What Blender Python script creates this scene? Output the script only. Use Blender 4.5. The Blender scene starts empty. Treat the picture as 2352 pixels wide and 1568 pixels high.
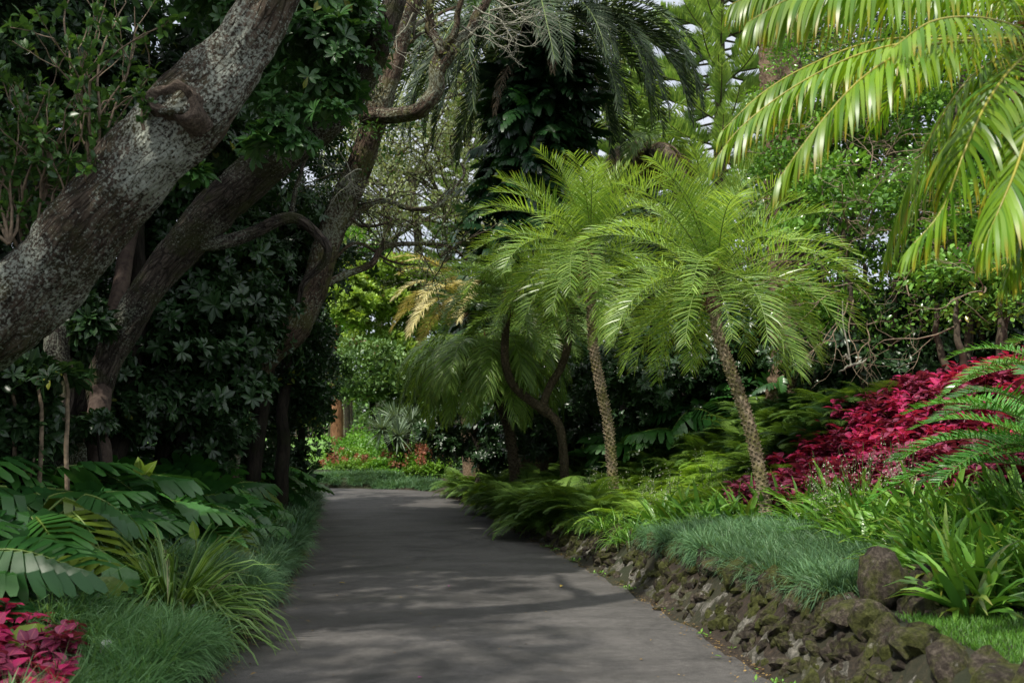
import bpy, math
import numpy as np
from mathutils import noise as mnoise, Vector

SC = bpy.context.scene
COL = SC.collection
R = math.radians
PI = math.pi
F = 2352*35/36.0
PITCH = math.atan(216/F)
CAMZ = 1.6
CP, SP = math.cos(PITCH), math.sin(PITCH)

def at(u, v, Y):
    """world point at distance Y (metres ahead) along one line of sight"""
    dx = (u-1176)/F; dz = -(v-784)/F
    d = (dx, CP-dz*SP, SP+dz*CP); t = Y/d[1]
    return np.array((d[0]*t, Y, CAMZ+d[2]*t))

def rng_(s): return np.random.default_rng(s)
def nrm(a):
    a = np.asarray(a, float); n = np.linalg.norm(a, axis=-1, keepdims=True); n[n < 1e-9] = 1
    return a/n

# ------------------------------------------------------------------ terrain
RY = [-40, 0, 6.4, 8.3, 11.8, 15.9, 21.5, 27, 29.2, 30.4, 31.0, 31.3]
RX = [2.2, 1.95, 1.73, 1.54, 1.0, .24, -.65, -1.75, -2.5, -4.2, -7.5, -60]
LY = [-40, 0, 6.4, 8.7, 11.8, 16.6, 24, 26.6, 27.6, 27.9]
LX = [-1.5, -1.7, -1.93, -2.17, -2.5, -3.3, -4.6, -5.4, -7.2, -60]
def xr(y): return np.interp(y, RY, RX)
def xl(y): return np.interp(y, LY, LX)
def H(x, y):
    x = np.asarray(x, float); y = np.asarray(y, float)
    dr = x-xr(y); dl = xl(y)-x
    hw = np.interp(y, [3, 6, 9, 14, 20, 30], [.50, .48, .44, .34, .26, .1])
    P = np.where(dr < .42, hw*np.clip((dr-.04)/.38, 0, 1),
        hw+np.interp(dr-.42, [0, .6, 1.4, 2.1, 3.6, 5.4, 9, 40], [0, .02, .10, .36, 1.4, 1.98, 2.2, 2.6]))
    near = np.interp(y, [4.6, 6.6], [1, 0])        # flat lawn at the near right corner
    P = np.where(dr > .42, P*(1-near)+(hw+.02+.05*np.clip(dr-.42, 0, 20))*near, P)
    P = np.minimum(P, np.interp(y, [0, 17, 30, 45, 75, 300], [9, 2.6, .3, .45, 1.25, 1.6]))
    L = np.interp(dl, [0, .25, 1, 2.2, 4, 8, 40], [0, .06, .22, .55, .85, 1.0, 1.4])*np.interp(y, [25, 27.4], [1, 0])
    L = np.where(y > 27.4, 0, L)
    h = np.where(dr > 0, P, np.where(dl > 0, L, 0))
    h = h+.03*np.sin(x*1.7+y*.9)*np.clip(np.maximum(dr, dl)-.3, 0, 1)*np.where(y > 40, 0, 1)
    return np.where((dr < -.12) & (dl < -.12), -.03, h)
def Hs(x, y): return float(H(x, y))

# ------------------------------------------------------------------ mesh building
class MB:
    def __init__(s):
        s.v = []; s.f4 = []; s.f3 = []; s.m4 = []; s.m3 = []; s.a = []; s.b = []; s.n = 0
    def add(s, v, f, lf=None, bc=None, mat=0):
        v = np.asarray(v, np.float32).reshape(-1, 3); n = len(v)
        f = np.asarray(f, np.int64)
        if f.size:
            if f.shape[1] == 4: s.f4.append(f+s.n); s.m4.append(np.full(len(f), mat))
            else: s.f3.append(f+s.n); s.m3.append(np.full(len(f), mat))
        s.v.append(v)
        a = np.zeros((n, 4), np.float32) if lf is None else np.asarray(lf, np.float32).reshape(-1, 4)
        b = v if bc is None else np.asarray(bc, np.float32).reshape(-1, 3)
        s.a.append(a); s.b.append(b); s.n += n
    def merge(s, o, M=None, off=(0, 0, 0), mat=None):
        v = np.concatenate(o.v)
        if M is not None: v = v @ np.asarray(M).T
        v = v+np.asarray(off)
        s.v.append(v.astype(np.float32)); s.a.append(np.concatenate(o.a)); s.b.append(np.concatenate(o.b))
        for f, m in zip(o.f4, o.m4): s.f4.append(f+s.n); s.m4.append(m if mat is None else np.full(len(f), mat))
        for f, m in zip(o.f3, o.m3): s.f3.append(f+s.n); s.m3.append(m if mat is None else np.full(len(f), mat))
        s.n += len(v)
    def mesh(s, name, mats, smooth=True):
        me = bpy.data.meshes.new(name)
        if s.n == 0: return me
        v = np.concatenate(s.v)
        f4 = np.concatenate(s.f4) if s.f4 else np.zeros((0, 4), int)
        f3 = np.concatenate(s.f3) if s.f3 else np.zeros((0, 3), int)
        m = np.concatenate(s.m4+s.m3).astype(np.int32)
        me.vertices.add(len(v)); me.vertices.foreach_set('co', v.ravel())
        loops = np.concatenate([f4.ravel(), f3.ravel()]).astype(np.int32)
        me.loops.add(len(loops)); me.loops.foreach_set('vertex_index', loops)
        st = np.concatenate([np.arange(len(f4))*4, len(f4)*4+np.arange(len(f3))*3]).astype(np.int32)
        me.polygons.add(len(st)); me.polygons.foreach_set('loop_start', st)
        me.polygons.foreach_set('material_index', m)
        me.polygons.foreach_set('use_smooth', np.full(len(st), smooth))
        at_ = me.attributes.new('lf', 'FLOAT_COLOR', 'POINT'); at_.data.foreach_set('color', np.concatenate(s.a).ravel())
        bt = me.attributes.new('bc', 'FLOAT_VECTOR', 'POINT'); bt.data.foreach_set('vector', np.concatenate(s.b).ravel())
        for mm in (mats if isinstance(mats, (list, tuple)) else [mats]): me.materials.append(mm)
        me.update(calc_edges=True)
        return me
    def obj(s, name, mats, parent=None, smooth=True):
        o = bpy.data.objects.new(name, s.mesh(name, mats, smooth)); COL.objects.link(o)
        if parent: o.parent = parent
        return o

def tag(o, label=None, cat=None, group=None, kind=None):
    if label: o['label'] = label
    if cat: o['category'] = cat
    if group: o['group'] = group
    if kind: o['kind'] = kind
    return o
def thing(name, label, cat, loc=(0, 0, 0), rz=0, group=None, scale=1):
    o = bpy.data.objects.new(name, None); COL.objects.link(o); o.empty_display_size = .1
    o.location = [float(c) for c in loc]; o.rotation_euler = (0, 0, rz); o.scale = (scale,)*3
    return tag(o, label, cat, group)
def link(name, me, parent=None, loc=(0, 0, 0), rot=(0, 0, 0), sc=1):
    o = bpy.data.objects.new(name, me); COL.objects.link(o)
    if parent: o.parent = parent
    o.location = [float(c) for c in loc]; o.rotation_euler = rot
    o.scale = (sc,)*3 if np.isscalar(sc) else sc
    return o

# ------------------------------------------------------------------ shapes
def spline(P, n):
    """Catmull-Rom through points with extra columns"""
    P = np.asarray(P, float); Q = np.vstack([2*P[0]-P[1], P, 2*P[-1]-P[-2]])
    k = len(P)-1; t = np.linspace(0, k-1e-6, n); i = t.astype(int); t = (t-i)[:, None]
    a, b, c, d = Q[i], Q[i+1], Q[i+2], Q[i+3]
    return .5*((2*b)+(-a+c)*t+(2*a-5*b+4*c-d)*t*t+(-a+3*b-3*c+d)*t**3)

def frames(P):
    T = nrm(np.gradient(P, axis=0)); U = np.zeros_like(T)
    up = np.array((0, 0, 1.)) if abs(T[0, 2]) < .9 else np.array((1., 0, 0))
    u = up-T[0]*np.dot(up, T[0]); u /= np.linalg.norm(u)
    for i in range(len(P)):
        u = u-T[i]*np.dot(u, T[i]); u /= max(np.linalg.norm(u), 1e-9); U[i] = u
    return T, U, np.cross(T, U)

def tube(mb, P, r, seg=8, disp=None, mat=0, rnd=.5, cap=False):
    P = np.asarray(P, float); n = len(P); r = np.broadcast_to(r, (n,)).astype(float)
    T, U, V = frames(P); th = np.arange(seg)*2*PI/seg
    s = np.concatenate([[0], np.cumsum(np.linalg.norm(np.diff(P, axis=0), axis=1))])
    RR = np.repeat(r[:, None], seg, 1)
    if disp is not None: RR = RR*(1+disp(s[:, None]+0*th[None], th[None]+0*s[:, None]))
    v = P[:, None]+RR[..., None]*(U[:, None]*np.cos(th)[None, :, None]+V[:, None]*np.sin(th)[None, :, None])
    i = np.arange(n-1)[:, None]*seg; j = np.arange(seg)[None]; j2 = (j+1) % seg
    f = np.stack([i+j, i+j2, i+seg+j2, i+seg+j], -1).reshape(-1, 4)
    bc = np.stack([RR*np.cos(th)[None], RR*np.sin(th)[None], np.repeat(s[:, None], seg, 1)], -1)
    bc = bc + rnd*7.3
    lf = np.zeros((n*seg, 4)); lf[:, 0] = rnd; lf[:, 1] = np.repeat(s/max(s[-1], 1e-6), seg)
    mb.add(v.reshape(-1, 3), f, lf, bc.reshape(-1, 3), mat)
    if cap:
        c = P[-1]; ring = v[-1]; k = seg
        mb.add(np.vstack([ring, c[None]]), np.array([[a, (a+1) % k, k] for a in range(k)]), np.tile(lf[-1], (k+1, 1)), None, mat)

def sheet_strip(widths, zs, ys, fold=0.0):
    """leaf template: rows along +Y, three columns"""
    k = len(ys); v = []; lf = []
    for w, z, y in zip(widths, zs, ys):
        for c in (-1, 0, 1):
            v.append((c*w, y, z+abs(c)*w*fold)); lf.append((0, y/ys[-1], abs(c), 0))
    f = []
    for i in range(k-1):
        for c in (0, 1): a = i*3+c; f.append((a, a+1, a+4, a+3))
    return np.array(v, float), np.array(f), np.array(lf, float)

def leaf_T(kind='obovate', w=.2, droop=.15, fold=.25, n=5):
    y = np.linspace(0, 1, n)
    if kind == 'obovate': p = np.sin(PI*y**1.6)**.8*(y > 0)+.0
    elif kind == 'ovate': p = np.sin(PI*y**.75)**.9
    else: p = np.sin(PI*y)**.8
    p = np.maximum(np.nan_to_num(p), .03)
    return sheet_strip(p*w, -droop*y**2, y, fold)

def instance(mb, T, pos, d, up, sc, rnd, rnd2=None, mat=0, wsc=None):
    """place n copies of a template; d = direction of its +Y, up = rough normal"""
    v, f, lf = T; n = len(pos); k = len(v)
    if n == 0: return
    d = nrm(d); x = nrm(np.cross(d, up)); z = np.cross(x, d)
    sc = np.broadcast_to(sc, (n,)); ws = sc if wsc is None else sc*wsc
    V = pos[:, None]+(x[:, None]*v[None, :, 0:1]*ws[:, None, None]+d[:, None]*v[None, :, 1:2]*sc[:, None, None]
                      + z[:, None]*v[None, :, 2:3]*sc[:, None, None])
    Fa = (f[None]+(np.arange(n)*k)[:, None, None]).reshape(-1, f.shape[1])
    A = np.tile(lf, (n, 1)); A[:, 0] = np.repeat(rnd, k)
    if rnd2 is not None: A[:, 3] = np.repeat(rnd2, k)
    mb.add(V.reshape(-1, 3), Fa, A, None, mat)

def rdir(rg, n):
    return nrm(rg.normal(size=(n, 3)))

def blades(mb, rg, root, d0, L, w, droop, seg=3, rnd=None, fold=0, mat=0, tw=None):
    """n curved strips (grass, strap leaves, leaflets), vectorised"""
    n = len(root); d = nrm(d0); P = root.copy(); pts = [P.copy()]; ds = [d]
    L = np.broadcast_to(L, (n,)); w = np.broadcast_to(w, (n,)); droop = np.broadcast_to(droop, (n,))
    for i in range(seg):
        P = P+d*(L/seg)[:, None]; pts.append(P.copy())
        d = nrm(d+np.array((0, 0, -1.))*(droop/seg)[:, None]*(1+i*.6)); ds.append(d)
    pts = np.stack(pts, 1); ds = np.stack(ds, 1)
    if tw is None:
        side = nrm(np.cross(d0, np.array((0, 0, 1.)))+rg.normal(size=(n, 3))*.25)
    else: side = nrm(tw)
    side = side-nrm(d0)*np.sum(side*nrm(d0), 1, keepdims=True); side = nrm(side)
    t = np.linspace(0, 1, seg+1)
    wp = np.interp(t, [0, .25, .7, 1], [.7, 1, .8, .06])
    if rnd is None: rnd = rg.random(n)
    if fold:
        nn = nrm(np.cross(side, d0))
        off = side[:, None]*(w[:, None]*wp[None])[..., None]
        lift = nn[:, None]*(w[:, None]*wp[None]*fold)[..., None]
        V = np.stack([pts-off+lift, pts, pts+off+lift], 2); c = 3
    else:
        off = side[:, None]*(w[:, None]*wp[None])[..., None]
        V = np.stack([pts-off, pts+off], 2); c = 2
    k = (seg+1)*c
    f = []
    for i in range(seg):
        for j in range(c-1): a = i*c+j; f.append((a, a+1, a+c+1, a+c))
    f = np.array(f); Fa = (f[None]+(np.arange(n)*k)[:, None, None]).reshape(-1, 4)
    A = np.zeros((n, seg+1, c, 4)); A[..., 0] = rnd[:, None, None]; A[..., 1] = t[None, :, None]
    A[..., 2] = (np.abs(np.linspace(-1, 1, c)) if c == 3 else np.full(2, .6))[None, None]
    A[..., 3] = rg.random(n)[:, None, None]
    mb.add(V.reshape(-1, 3), Fa, A.reshape(-1, 4), None, mat)

# ------------------------------------------------------------------ materials
def nodes(name):
    m = bpy.data.materials.new(name); m.use_nodes = True; nt = m.node_tree
    for n in list(nt.nodes): nt.nodes.remove(n)
    out = nt.nodes.new('ShaderNodeOutputMaterial')
    def N(t, **kw):
        n = nt.nodes.new(t)
        for k, v in kw.items():
            if k in n.inputs.keys(): n.inputs[k].default_value = v
            else: setattr(n, k, v)
        return n
    def L(a, b): nt.links.new(a, b)
    return m, nt, N, L, out
def ramp(N, L, fac, stops, interp='LINEAR'):
    r = N('ShaderNodeValToRGB'); cr = r.color_ramp; cr.interpolation = interp
    while len(cr.elements) < len(stops): cr.elements.new(.5)
    for e, (p, c) in zip(cr.elements, stops):
        e.position = p; e.color = (c, c, c, 1) if np.isscalar(c) else (*c, 1)
    L(fac, r.inputs[0]); return r
def mixc(N, L, fac, a, b, mode='MIX'):
    m = N('ShaderNodeMix', data_type='RGBA', blend_type=mode)
    for s, x in ((m.inputs[0], fac), (m.inputs[6], a), (m.inputs[7], b)):
        if isinstance(x, (int, float)): s.default_value = x
        elif isinstance(x, tuple): s.default_value = (*x, 1)
        else: L(x, s)
    return m.outputs[2]

def leafmat(name, dark, light, tip=None, rib=None, rough=.4, trans=.3, tipat=(.8, 1), spec=.5, veins=None, ribw=.12, odd=None, sat=1.0):
    m, nt, N, L, out = nodes(name)
    a = N('ShaderNodeAttribute', attribute_name='lf'); s = N('ShaderNodeSeparateColor'); L(a.outputs['Color'], s.inputs[0])
    stops = [(0, dark), (1, light)]
    if odd: stops = [(0, dark), (.955, light), (.965, odd), (1, odd)]
    c = ramp(N, L, s.outputs[0], stops).outputs[0]
    # uneven tone over the clump
    tc = N('ShaderNodeTexCoord'); nz = N('ShaderNodeTexNoise', Scale=1.3, Detail=2.0); L(tc.outputs['Object'], nz.inputs['Vector'])
    nr = ramp(N, L, nz.outputs[0], [(.3, .72), (.7, 1.3)])
    c = mixc(N, L, 1.0, c, nr.outputs[0], 'MULTIPLY')
    if veins:
        w = N('ShaderNodeMath', operation='MULTIPLY'); L(s.outputs[1], w.inputs[0]); w.inputs[1].default_value = 44
        w2 = N('ShaderNodeMath', operation='SINE'); L(w.outputs[0], w2.inputs[0])
        w3 = ramp(N, L, w2.outputs[0], [(.5, 0.), (1, .55)])
        c = mixc(N, L, w3.outputs[0], c, veins)
    if rib:
        rr = ramp(N, L, s.outputs[2], [(ribw*.4, 1.), (ribw, 0.)])
        c = mixc(N, L, rr.outputs[0], c, rib)
    if tip:
        tt = ramp(N, L, s.outputs[1], [(tipat[0], 0.), (tipat[1], 1.)])
        rr = ramp(N, L, a.outputs['Alpha'], [(.45, 0.), (.8, 1.)])
        mu = N('ShaderNodeMath', operation='MULTIPLY'); L(tt.outputs[0], mu.inputs[0]); L(rr.outputs[0], mu.inputs[1])
        c = mixc(N, L, mu.outputs[0], c, tip)
    p = N('ShaderNodeBsdfPrincipled', Roughness=rough); L(c, p.inputs['Base Color'])
    p.inputs['Specular IOR Level'].default_value = spec
    if trans > 0:
        t = N('ShaderNodeBsdfTranslucent')
        tcx = mixc(N, L, 1.0, c, (1.5, 1.35, .6), 'MULTIPLY'); L(tcx, t.inputs[0])
        mx = N('ShaderNodeMixShader'); mx.inputs[0].default_value = trans
        L(p.outputs[0], mx.inputs[1]); L(t.outputs[0], mx.inputs[2]); L(mx.outputs[0], out.inputs[0])
    else: L(p.outputs[0], out.inputs[0])
    return m

def barkmat(name, c1, c2, lichen=None, lamt=.5, moss=None, scale=1.0, stretch=.25, bump=.6, lscale=9, fine=22, cracks=0):
    m, nt, N, L, out = nodes(name)
    a = N('ShaderNodeAttribute', attribute_name='bc')
    mp = N('ShaderNodeMapping'); L(a.outputs['Vector'], mp.inputs[0]); mp.inputs['Scale'].default_value = (1, 1, stretch)
    n1 = N('ShaderNodeTexNoise', Scale=fine*scale, Detail=8.0, Roughness=.7, Distortion=.6); L(mp.outputs[0], n1.inputs['Vector'])
    n3 = N('ShaderNodeTexNoise', Scale=2.2*scale, Detail=4.0); L(a.outputs['Vector'], n3.inputs['Vector'])
    c = ramp(N, L, n1.outputs[0], [(.32, tuple(x*.35 for x in c1)), (.48, c1), (.7, c2)]).outputs[0]
    vr = ramp(N, L, n3.outputs[0], [(.3, .6), (.7, 1.3)])
    c = mixc(N, L, 1.0, c, vr.outputs[0], 'MULTIPLY')
    hgt = n1.outputs[0]
    if cracks:
        mp2 = N('ShaderNodeMapping'); L(a.outputs['Vector'], mp2.inputs[0]); mp2.inputs['Scale'].default_value = (1, 1, .22)
        nd = N('ShaderNodeTexNoise', Scale=9.0, Detail=4.0); L(mp2.outputs[0], nd.inputs['Vector'])
        av = mixc(N, L, .12, mp2.outputs[0], nd.outputs['Color'], 'ADD')
        vc = N('ShaderNodeTexVoronoi', Scale=cracks); vc.feature = 'DISTANCE_TO_EDGE'; L(av, vc.inputs['Vector'])
        cr_ = ramp(N, L, vc.outputs['Distance'], [(.0, .25), (.16, 1.)]); c = mixc(N, L, .85, c, cr_.outputs[0], 'MULTIPLY')
        mh = N('ShaderNodeMath', operation='MULTIPLY_ADD'); L(cr_.outputs[0], mh.inputs[0]); mh.inputs[1].default_value = .5; L(n1.outputs[0], mh.inputs[2]); hgt = mh.outputs[0]
    if moss:
        n4 = N('ShaderNodeTexNoise', Scale=3.1, Detail=6.0, Roughness=.65); L(a.outputs['Vector'], n4.inputs['Vector'])
        mr = ramp(N, L, n4.outputs[0], [(.48, 0.), (.62, .8)]); c = mixc(N, L, mr.outputs[0], c, moss)
    if lichen:
        n2 = N('ShaderNodeTexNoise', Scale=lscale, Detail=9.0, Roughness=.72, Distortion=.3); L(a.outputs['Vector'], n2.inputs['Vector'])
        n5 = N('ShaderNodeTexNoise', Scale=1.6, Detail=3.0); L(a.outputs['Vector'], n5.inputs['Vector'])
        ad = N('ShaderNodeMath', operation='MULTIPLY_ADD'); L(n5.outputs[0], ad.inputs[0]); ad.inputs[1].default_value = .55; L(n2.outputs[0], ad.inputs[2])
        hf = N('ShaderNodeMath', operation='MULTIPLY'); L(ad.outputs[0], hf.inputs[0]); hf.inputs[1].default_value = .5
        lr = ramp(N, L, hf.outputs[0], [((.86-lamt*.16)/2, 0.), ((.93-lamt*.16)/2, .85)])
        c = mixc(N, L, lr.outputs[0], c, lichen)
        hh = N('ShaderNodeMath', operation='MULTIPLY_ADD'); L(lr.outputs[0], hh.inputs[0]); hh.inputs[1].default_value = .12; L(hgt, hh.inputs[2]); hgt = hh.outputs[0]
    b = N('ShaderNodeBump', Strength=bump, Distance=.05); L(hgt, b.inputs['Height'])
    p = N('ShaderNodeBsdfPrincipled', Roughness=.9); L(c, p.inputs['Base Color']); L(b.outputs[0], p.inputs['Normal'])
    p.inputs['Specular IOR Level'].default_value = .2
    L(p.outputs[0], out.inputs[0]); return m

def flatmat(name, c, rough=.6, var=.25, scale=8, bump=0):
    m, nt, N, L, out = nodes(name)
    tc = N('ShaderNodeTexCoord'); nz = N('ShaderNodeTexNoise', Scale=scale, Detail=5.0); L(tc.outputs['Object'], nz.inputs['Vector'])
    r = ramp(N, L, nz.outputs[0], [(.3, tuple(x*(1-var) for x in c)), (.7, tuple(x*(1+var) for x in c))])
    p = N('ShaderNodeBsdfPrincipled', Roughness=rough); L(r.outputs[0], p.inputs['Base Color'])
    if bump:
        b = N('ShaderNodeBump', Strength=bump, Distance=.03); L(nz.outputs[0], b.inputs['Height']); L(b.outputs[0], p.inputs['Normal'])
    L(p.outputs[0], out.inputs[0]); return m

M = {}
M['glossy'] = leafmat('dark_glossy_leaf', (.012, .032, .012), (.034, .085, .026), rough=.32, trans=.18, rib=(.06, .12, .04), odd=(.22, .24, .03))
M['glossy_lit'] = leafmat('lit_glossy_leaf', (0.024, 0.072, 0.024), (0.066, 0.18, 0.042), rough=.33, trans=.25, rib=(.09, .17, .05), odd=(.22, .24, .03))  # brighter copy of the glossy leaf, light put into its colour
M['shoot'] = leafmat('young_shoot_leaf', (0.0345, 0.08625, 0.02875), (0.092, 0.207, 0.04025), rough=.35, trans=.3)
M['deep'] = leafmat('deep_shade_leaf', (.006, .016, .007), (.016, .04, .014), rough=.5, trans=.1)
M['camellia'] = leafmat('camellia_leaf', (0.054, 0.1485, 0.027), (0.2025, 0.405, 0.06075), rough=.22, trans=.25, odd=(.35, .33, .04))
M['monstera'] = leafmat('monstera_leaf', (0.0243, 0.09117, 0.02187), (0.06682, 0.2066, 0.03645), rib=(.11, .2, .03), rough=.32, trans=.22, ribw=.06, odd=(.11, .17, .02))
M['philo'] = leafmat('climber_leaf', (0.0078, 0.0286, 0.013), (0.026, 0.078, 0.0208), rib=(.03, .07, .02), rough=.3, trans=.15, odd=(.04, .15, .02))
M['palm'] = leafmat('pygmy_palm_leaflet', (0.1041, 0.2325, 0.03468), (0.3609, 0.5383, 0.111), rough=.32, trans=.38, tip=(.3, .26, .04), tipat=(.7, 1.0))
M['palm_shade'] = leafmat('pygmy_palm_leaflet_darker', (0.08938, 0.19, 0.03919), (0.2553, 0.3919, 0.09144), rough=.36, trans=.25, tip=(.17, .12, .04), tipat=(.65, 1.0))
M['palm_fore'] = leafmat('near_palm_leaflet', (0.08316, 0.2127, 0.0168), (0.2587, 0.4116, 0.02688), rough=.34, spec=.5, trans=.42, tip=(.48, .32, .03), tipat=(.55, 1.0))
M['date'] = leafmat('date_palm_leaflet', (0.0198, 0.045, 0.0198), (0.063, 0.099, 0.045), rough=.55, spec=.3, trans=.15, tip=(.12, .1, .05))
M['dead'] = leafmat('dead_frond', (.1, .065, .035), (.26, .2, .13), rough=.7, trans=.15)
M['tan'] = leafmat('dry_gold_frond', (0.312, 0.288, 0.096), (0.624, 0.552, 0.264), rough=.6, trans=.2)
M['mondo'] = leafmat('mondo_blade', (0.04725, 0.1283, 0.06075), (0.162, 0.297, 0.135), rough=.45, trans=.25)
M['mondo_lit'] = leafmat('mondo_blade_lit', (0.0575, 0.161, 0.05175), (0.1725, 0.3335, 0.1265), rough=.45, trans=.3)  # lit copy of the mondo blade: sun on the near mound is in the colour
M['liriope'] = leafmat('liriope_blade', (0.06375, 0.153, 0.0255), (0.255, 0.408, 0.102), rough=.4, trans=.25, rib=(.05, .12, .02), ribw=.5, tip=(.26, .26, .1), tipat=(.88, 1.), odd=(.3, .29, .15))
M['strap'] = leafmat('agapanthus_leaf', (0.05712, 0.1768, 0.02992), (0.1795, 0.3672, 0.0476), rough=.3, trans=.28, tip=(.25, .24, .04), tipat=(.8, 1), odd=(.18, .26, .05))
M['fern'] = leafmat('fern_pinna', (.14, .29, .03), (.34, .52, .08), rough=.5, trans=.35)  # sunlit copy: the yellow green sun tone is put into the colour
M['fern_dark'] = leafmat('fern_pinna_dark', (0.0525, 0.1375, 0.0275), (0.18, 0.3, 0.05), rough=.5, trans=.3)  # shaded copy of the fern leaf, shade put into the colour
M['fern_deep'] = leafmat('fern_pinna_deep', (.01, .035, .01), (.03, .08, .018), rough=.5, trans=.25)  # darkest fern copy: shade behind the crimson bed put into the colour
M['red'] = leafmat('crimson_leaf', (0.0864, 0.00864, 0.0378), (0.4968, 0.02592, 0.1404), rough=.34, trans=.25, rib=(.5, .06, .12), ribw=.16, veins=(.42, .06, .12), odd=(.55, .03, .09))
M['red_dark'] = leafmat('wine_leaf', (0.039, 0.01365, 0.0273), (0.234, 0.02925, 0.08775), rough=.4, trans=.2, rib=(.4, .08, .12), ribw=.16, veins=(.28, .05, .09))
M['vine'] = leafmat('ivy_leaf', (0.135, 0.2565, 0.0405), (0.378, 0.54, 0.108), rough=.4, trans=.25, odd=(.16, .09, .04))
M['vine_dark'] = leafmat('ivy_leaf_dark', (0.065, 0.143, 0.039), (0.182, 0.312, 0.091), rough=.4, trans=.2, odd=(.12, .07, .03))
M['pohut'] = leafmat('grey_green_leaf', (0.1485, 0.189, 0.0945), (0.378, 0.4455, 0.2295), rough=.5, trans=.25, odd=(.16, .1, .05))  # lightened for distance: haze is put into the leaf colour
M['pine'] = leafmat('norfolk_needle', (0.175, 0.3, 0.075), (0.4, 0.575, 0.1875), rough=.5, trans=.3)
M['yucca'] = leafmat('dragon_blade', (.09, .14, .09), (.22, .31, .19), rough=.5, trans=.15)
M['cycad'] = leafmat('cycad_leaflet', (0.04, 0.176, 0.024), (0.112, 0.32, 0.048), rough=.22, trans=.25, rib=(.1, .2, .04), tip=(.2, .22, .04))
M['lime'] = leafmat('lime_leaf', (0.096, 0.228, 0.024), (0.204, 0.384, 0.048), rough=.4, trans=.3)
M['bright'] = leafmat('bright_shrub_leaf', (0.072, 0.216, 0.024), (0.216, 0.456, 0.06), rough=.4, trans=.3)
M['pinkfl'] = leafmat('dusty_pink_floret', (.28, .1, .06), (.45, .2, .13), rough=.7, trans=.3)
M['white'] = leafmat('white_petal', (.6, .6, .52), (.8, .8, .72), rough=.6, trans=.3)
M['magenta'] = leafmat('magenta_petal', (.4, .01, .3), (.6, .03, .42), rough=.5, trans=.3)
M['litter'] = leafmat('fallen_leaf', (.08, .04, .015), (.36, .24, .07), rough=.7, trans=.1)
M['yellowleaf'] = leafmat('yellow_fallen_leaf', (.5, .36, .05), (.62, .45, .07), rough=.6, trans=.1)
M['rachis'] = flatmat('yellow_midrib', (.28, .26, .03), .4)
M['rachis_g'] = flatmat('green_midrib', (.13, .2, .04), .45)
M['stem'] = flatmat('green_stem', (.05, .1, .02), .5)
M['redstem'] = flatmat('wine_stem', (.2, .02, .05), .5)
M['twig'] = flatmat('pale_twig', (.2, .15, .1), .9, .4, 30)
M['twig_grey'] = flatmat('lichened_twig', (.24, .235, .18), .9, .4, 30)
M['twig_dark'] = flatmat('brown_twig', (.07, .055, .035), .9, .4, 20)
M['barkA'] = barkmat('lichened_bark', (.10, .075, .055), (.22, .18, .14), lichen=(.46, .50, .42), lamt=.60, moss=(.055, .055, .022), lscale=42, cracks=17, bump=1.0)
M['barkB'] = barkmat('mossy_bark', (.065, .052, .042), (.17, .14, .115), lichen=(.3, .32, .25), lamt=.25, moss=(.055, .06, .022), lscale=46, cracks=20, bump=.9)
M['barkC'] = barkmat('ruddy_bark', (.09, .06, .042), (.22, .165, .12), lichen=(.28, .3, .22), lamt=.34, moss=(.1, .1, .035), lscale=26, cracks=22, bump=.8)
M['barkD'] = barkmat('plain_dark_bark', (.028, .023, .018), (.06, .05, .038), moss=(.025, .03, .012))
M['barkO'] = barkmat('orange_bark', (.2, .1, .05), (.36, .2, .11), scale=.6)
M['smooth'] = barkmat('smooth_brown_bark', (.07, .05, .04), (.11, .085, .066), scale=.6, stretch=1, bump=.2)
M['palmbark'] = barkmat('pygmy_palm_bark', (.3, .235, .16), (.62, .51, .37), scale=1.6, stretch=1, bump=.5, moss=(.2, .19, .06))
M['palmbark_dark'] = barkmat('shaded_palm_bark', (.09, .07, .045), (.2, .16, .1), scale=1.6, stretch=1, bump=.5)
M['fatbark'] = barkmat('date_palm_bark', (.17, .115, .075), (.34, .26, .18), scale=1.3, stretch=.8, bump=.8)
M['fibre'] = leafmat('leaf_base_fibre', (.08, .04, .025), (.26, .15, .1), rough=.8, trans=.1)
M['scar'] = barkmat('old_cut_wood', (.085, .065, .05), (.23, .185, .14), scale=.8, stretch=1, bump=.6)

# ------------------------------------------------------------------ sky, sun, camera
SUN_EL, SUN_AZ = 55, 216           # degrees; azimuth measured clockwise from +Y : from the left, a little behind
w = bpy.data.worlds.new('World'); SC.world = w; w.use_nodes = True
bg = w.node_tree.nodes['Background']; sk = w.node_tree.nodes.new('ShaderNodeTexSky')
sk.sky_type = 'NISHITA'; sk.sun_disc = False; sk.sun_elevation = R(SUN_EL); sk.sun_rotation = R(SUN_AZ)
sk.air_density = 1.0; sk.dust_density = 1.2; sk.ozone_density = 1.0
wn = w.node_tree; wtc = wn.nodes.new('ShaderNodeTexCoord'); wmp = wn.nodes.new('ShaderNodeMapping'); wmp.inputs['Scale'].default_value = (1, 1, 2.6)
wnz = wn.nodes.new('ShaderNodeTexNoise'); wnz.inputs['Scale'].default_value = 2.3; wnz.inputs['Detail'].default_value = 7; wn.links.new(wtc.outputs['Generated'], wmp.inputs[0]); wn.links.new(wmp.outputs[0], wnz.inputs['Vector'])
wr = wn.nodes.new('ShaderNodeValToRGB'); wr.color_ramp.elements[0].position = .3; wr.color_ramp.elements[0].color = (.45, .45, .45, 1); wr.color_ramp.elements[1].position = .62; wr.color_ramp.elements[1].color = (.95, .95, .95, 1); wn.links.new(wnz.outputs[0], wr.inputs[0])
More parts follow.
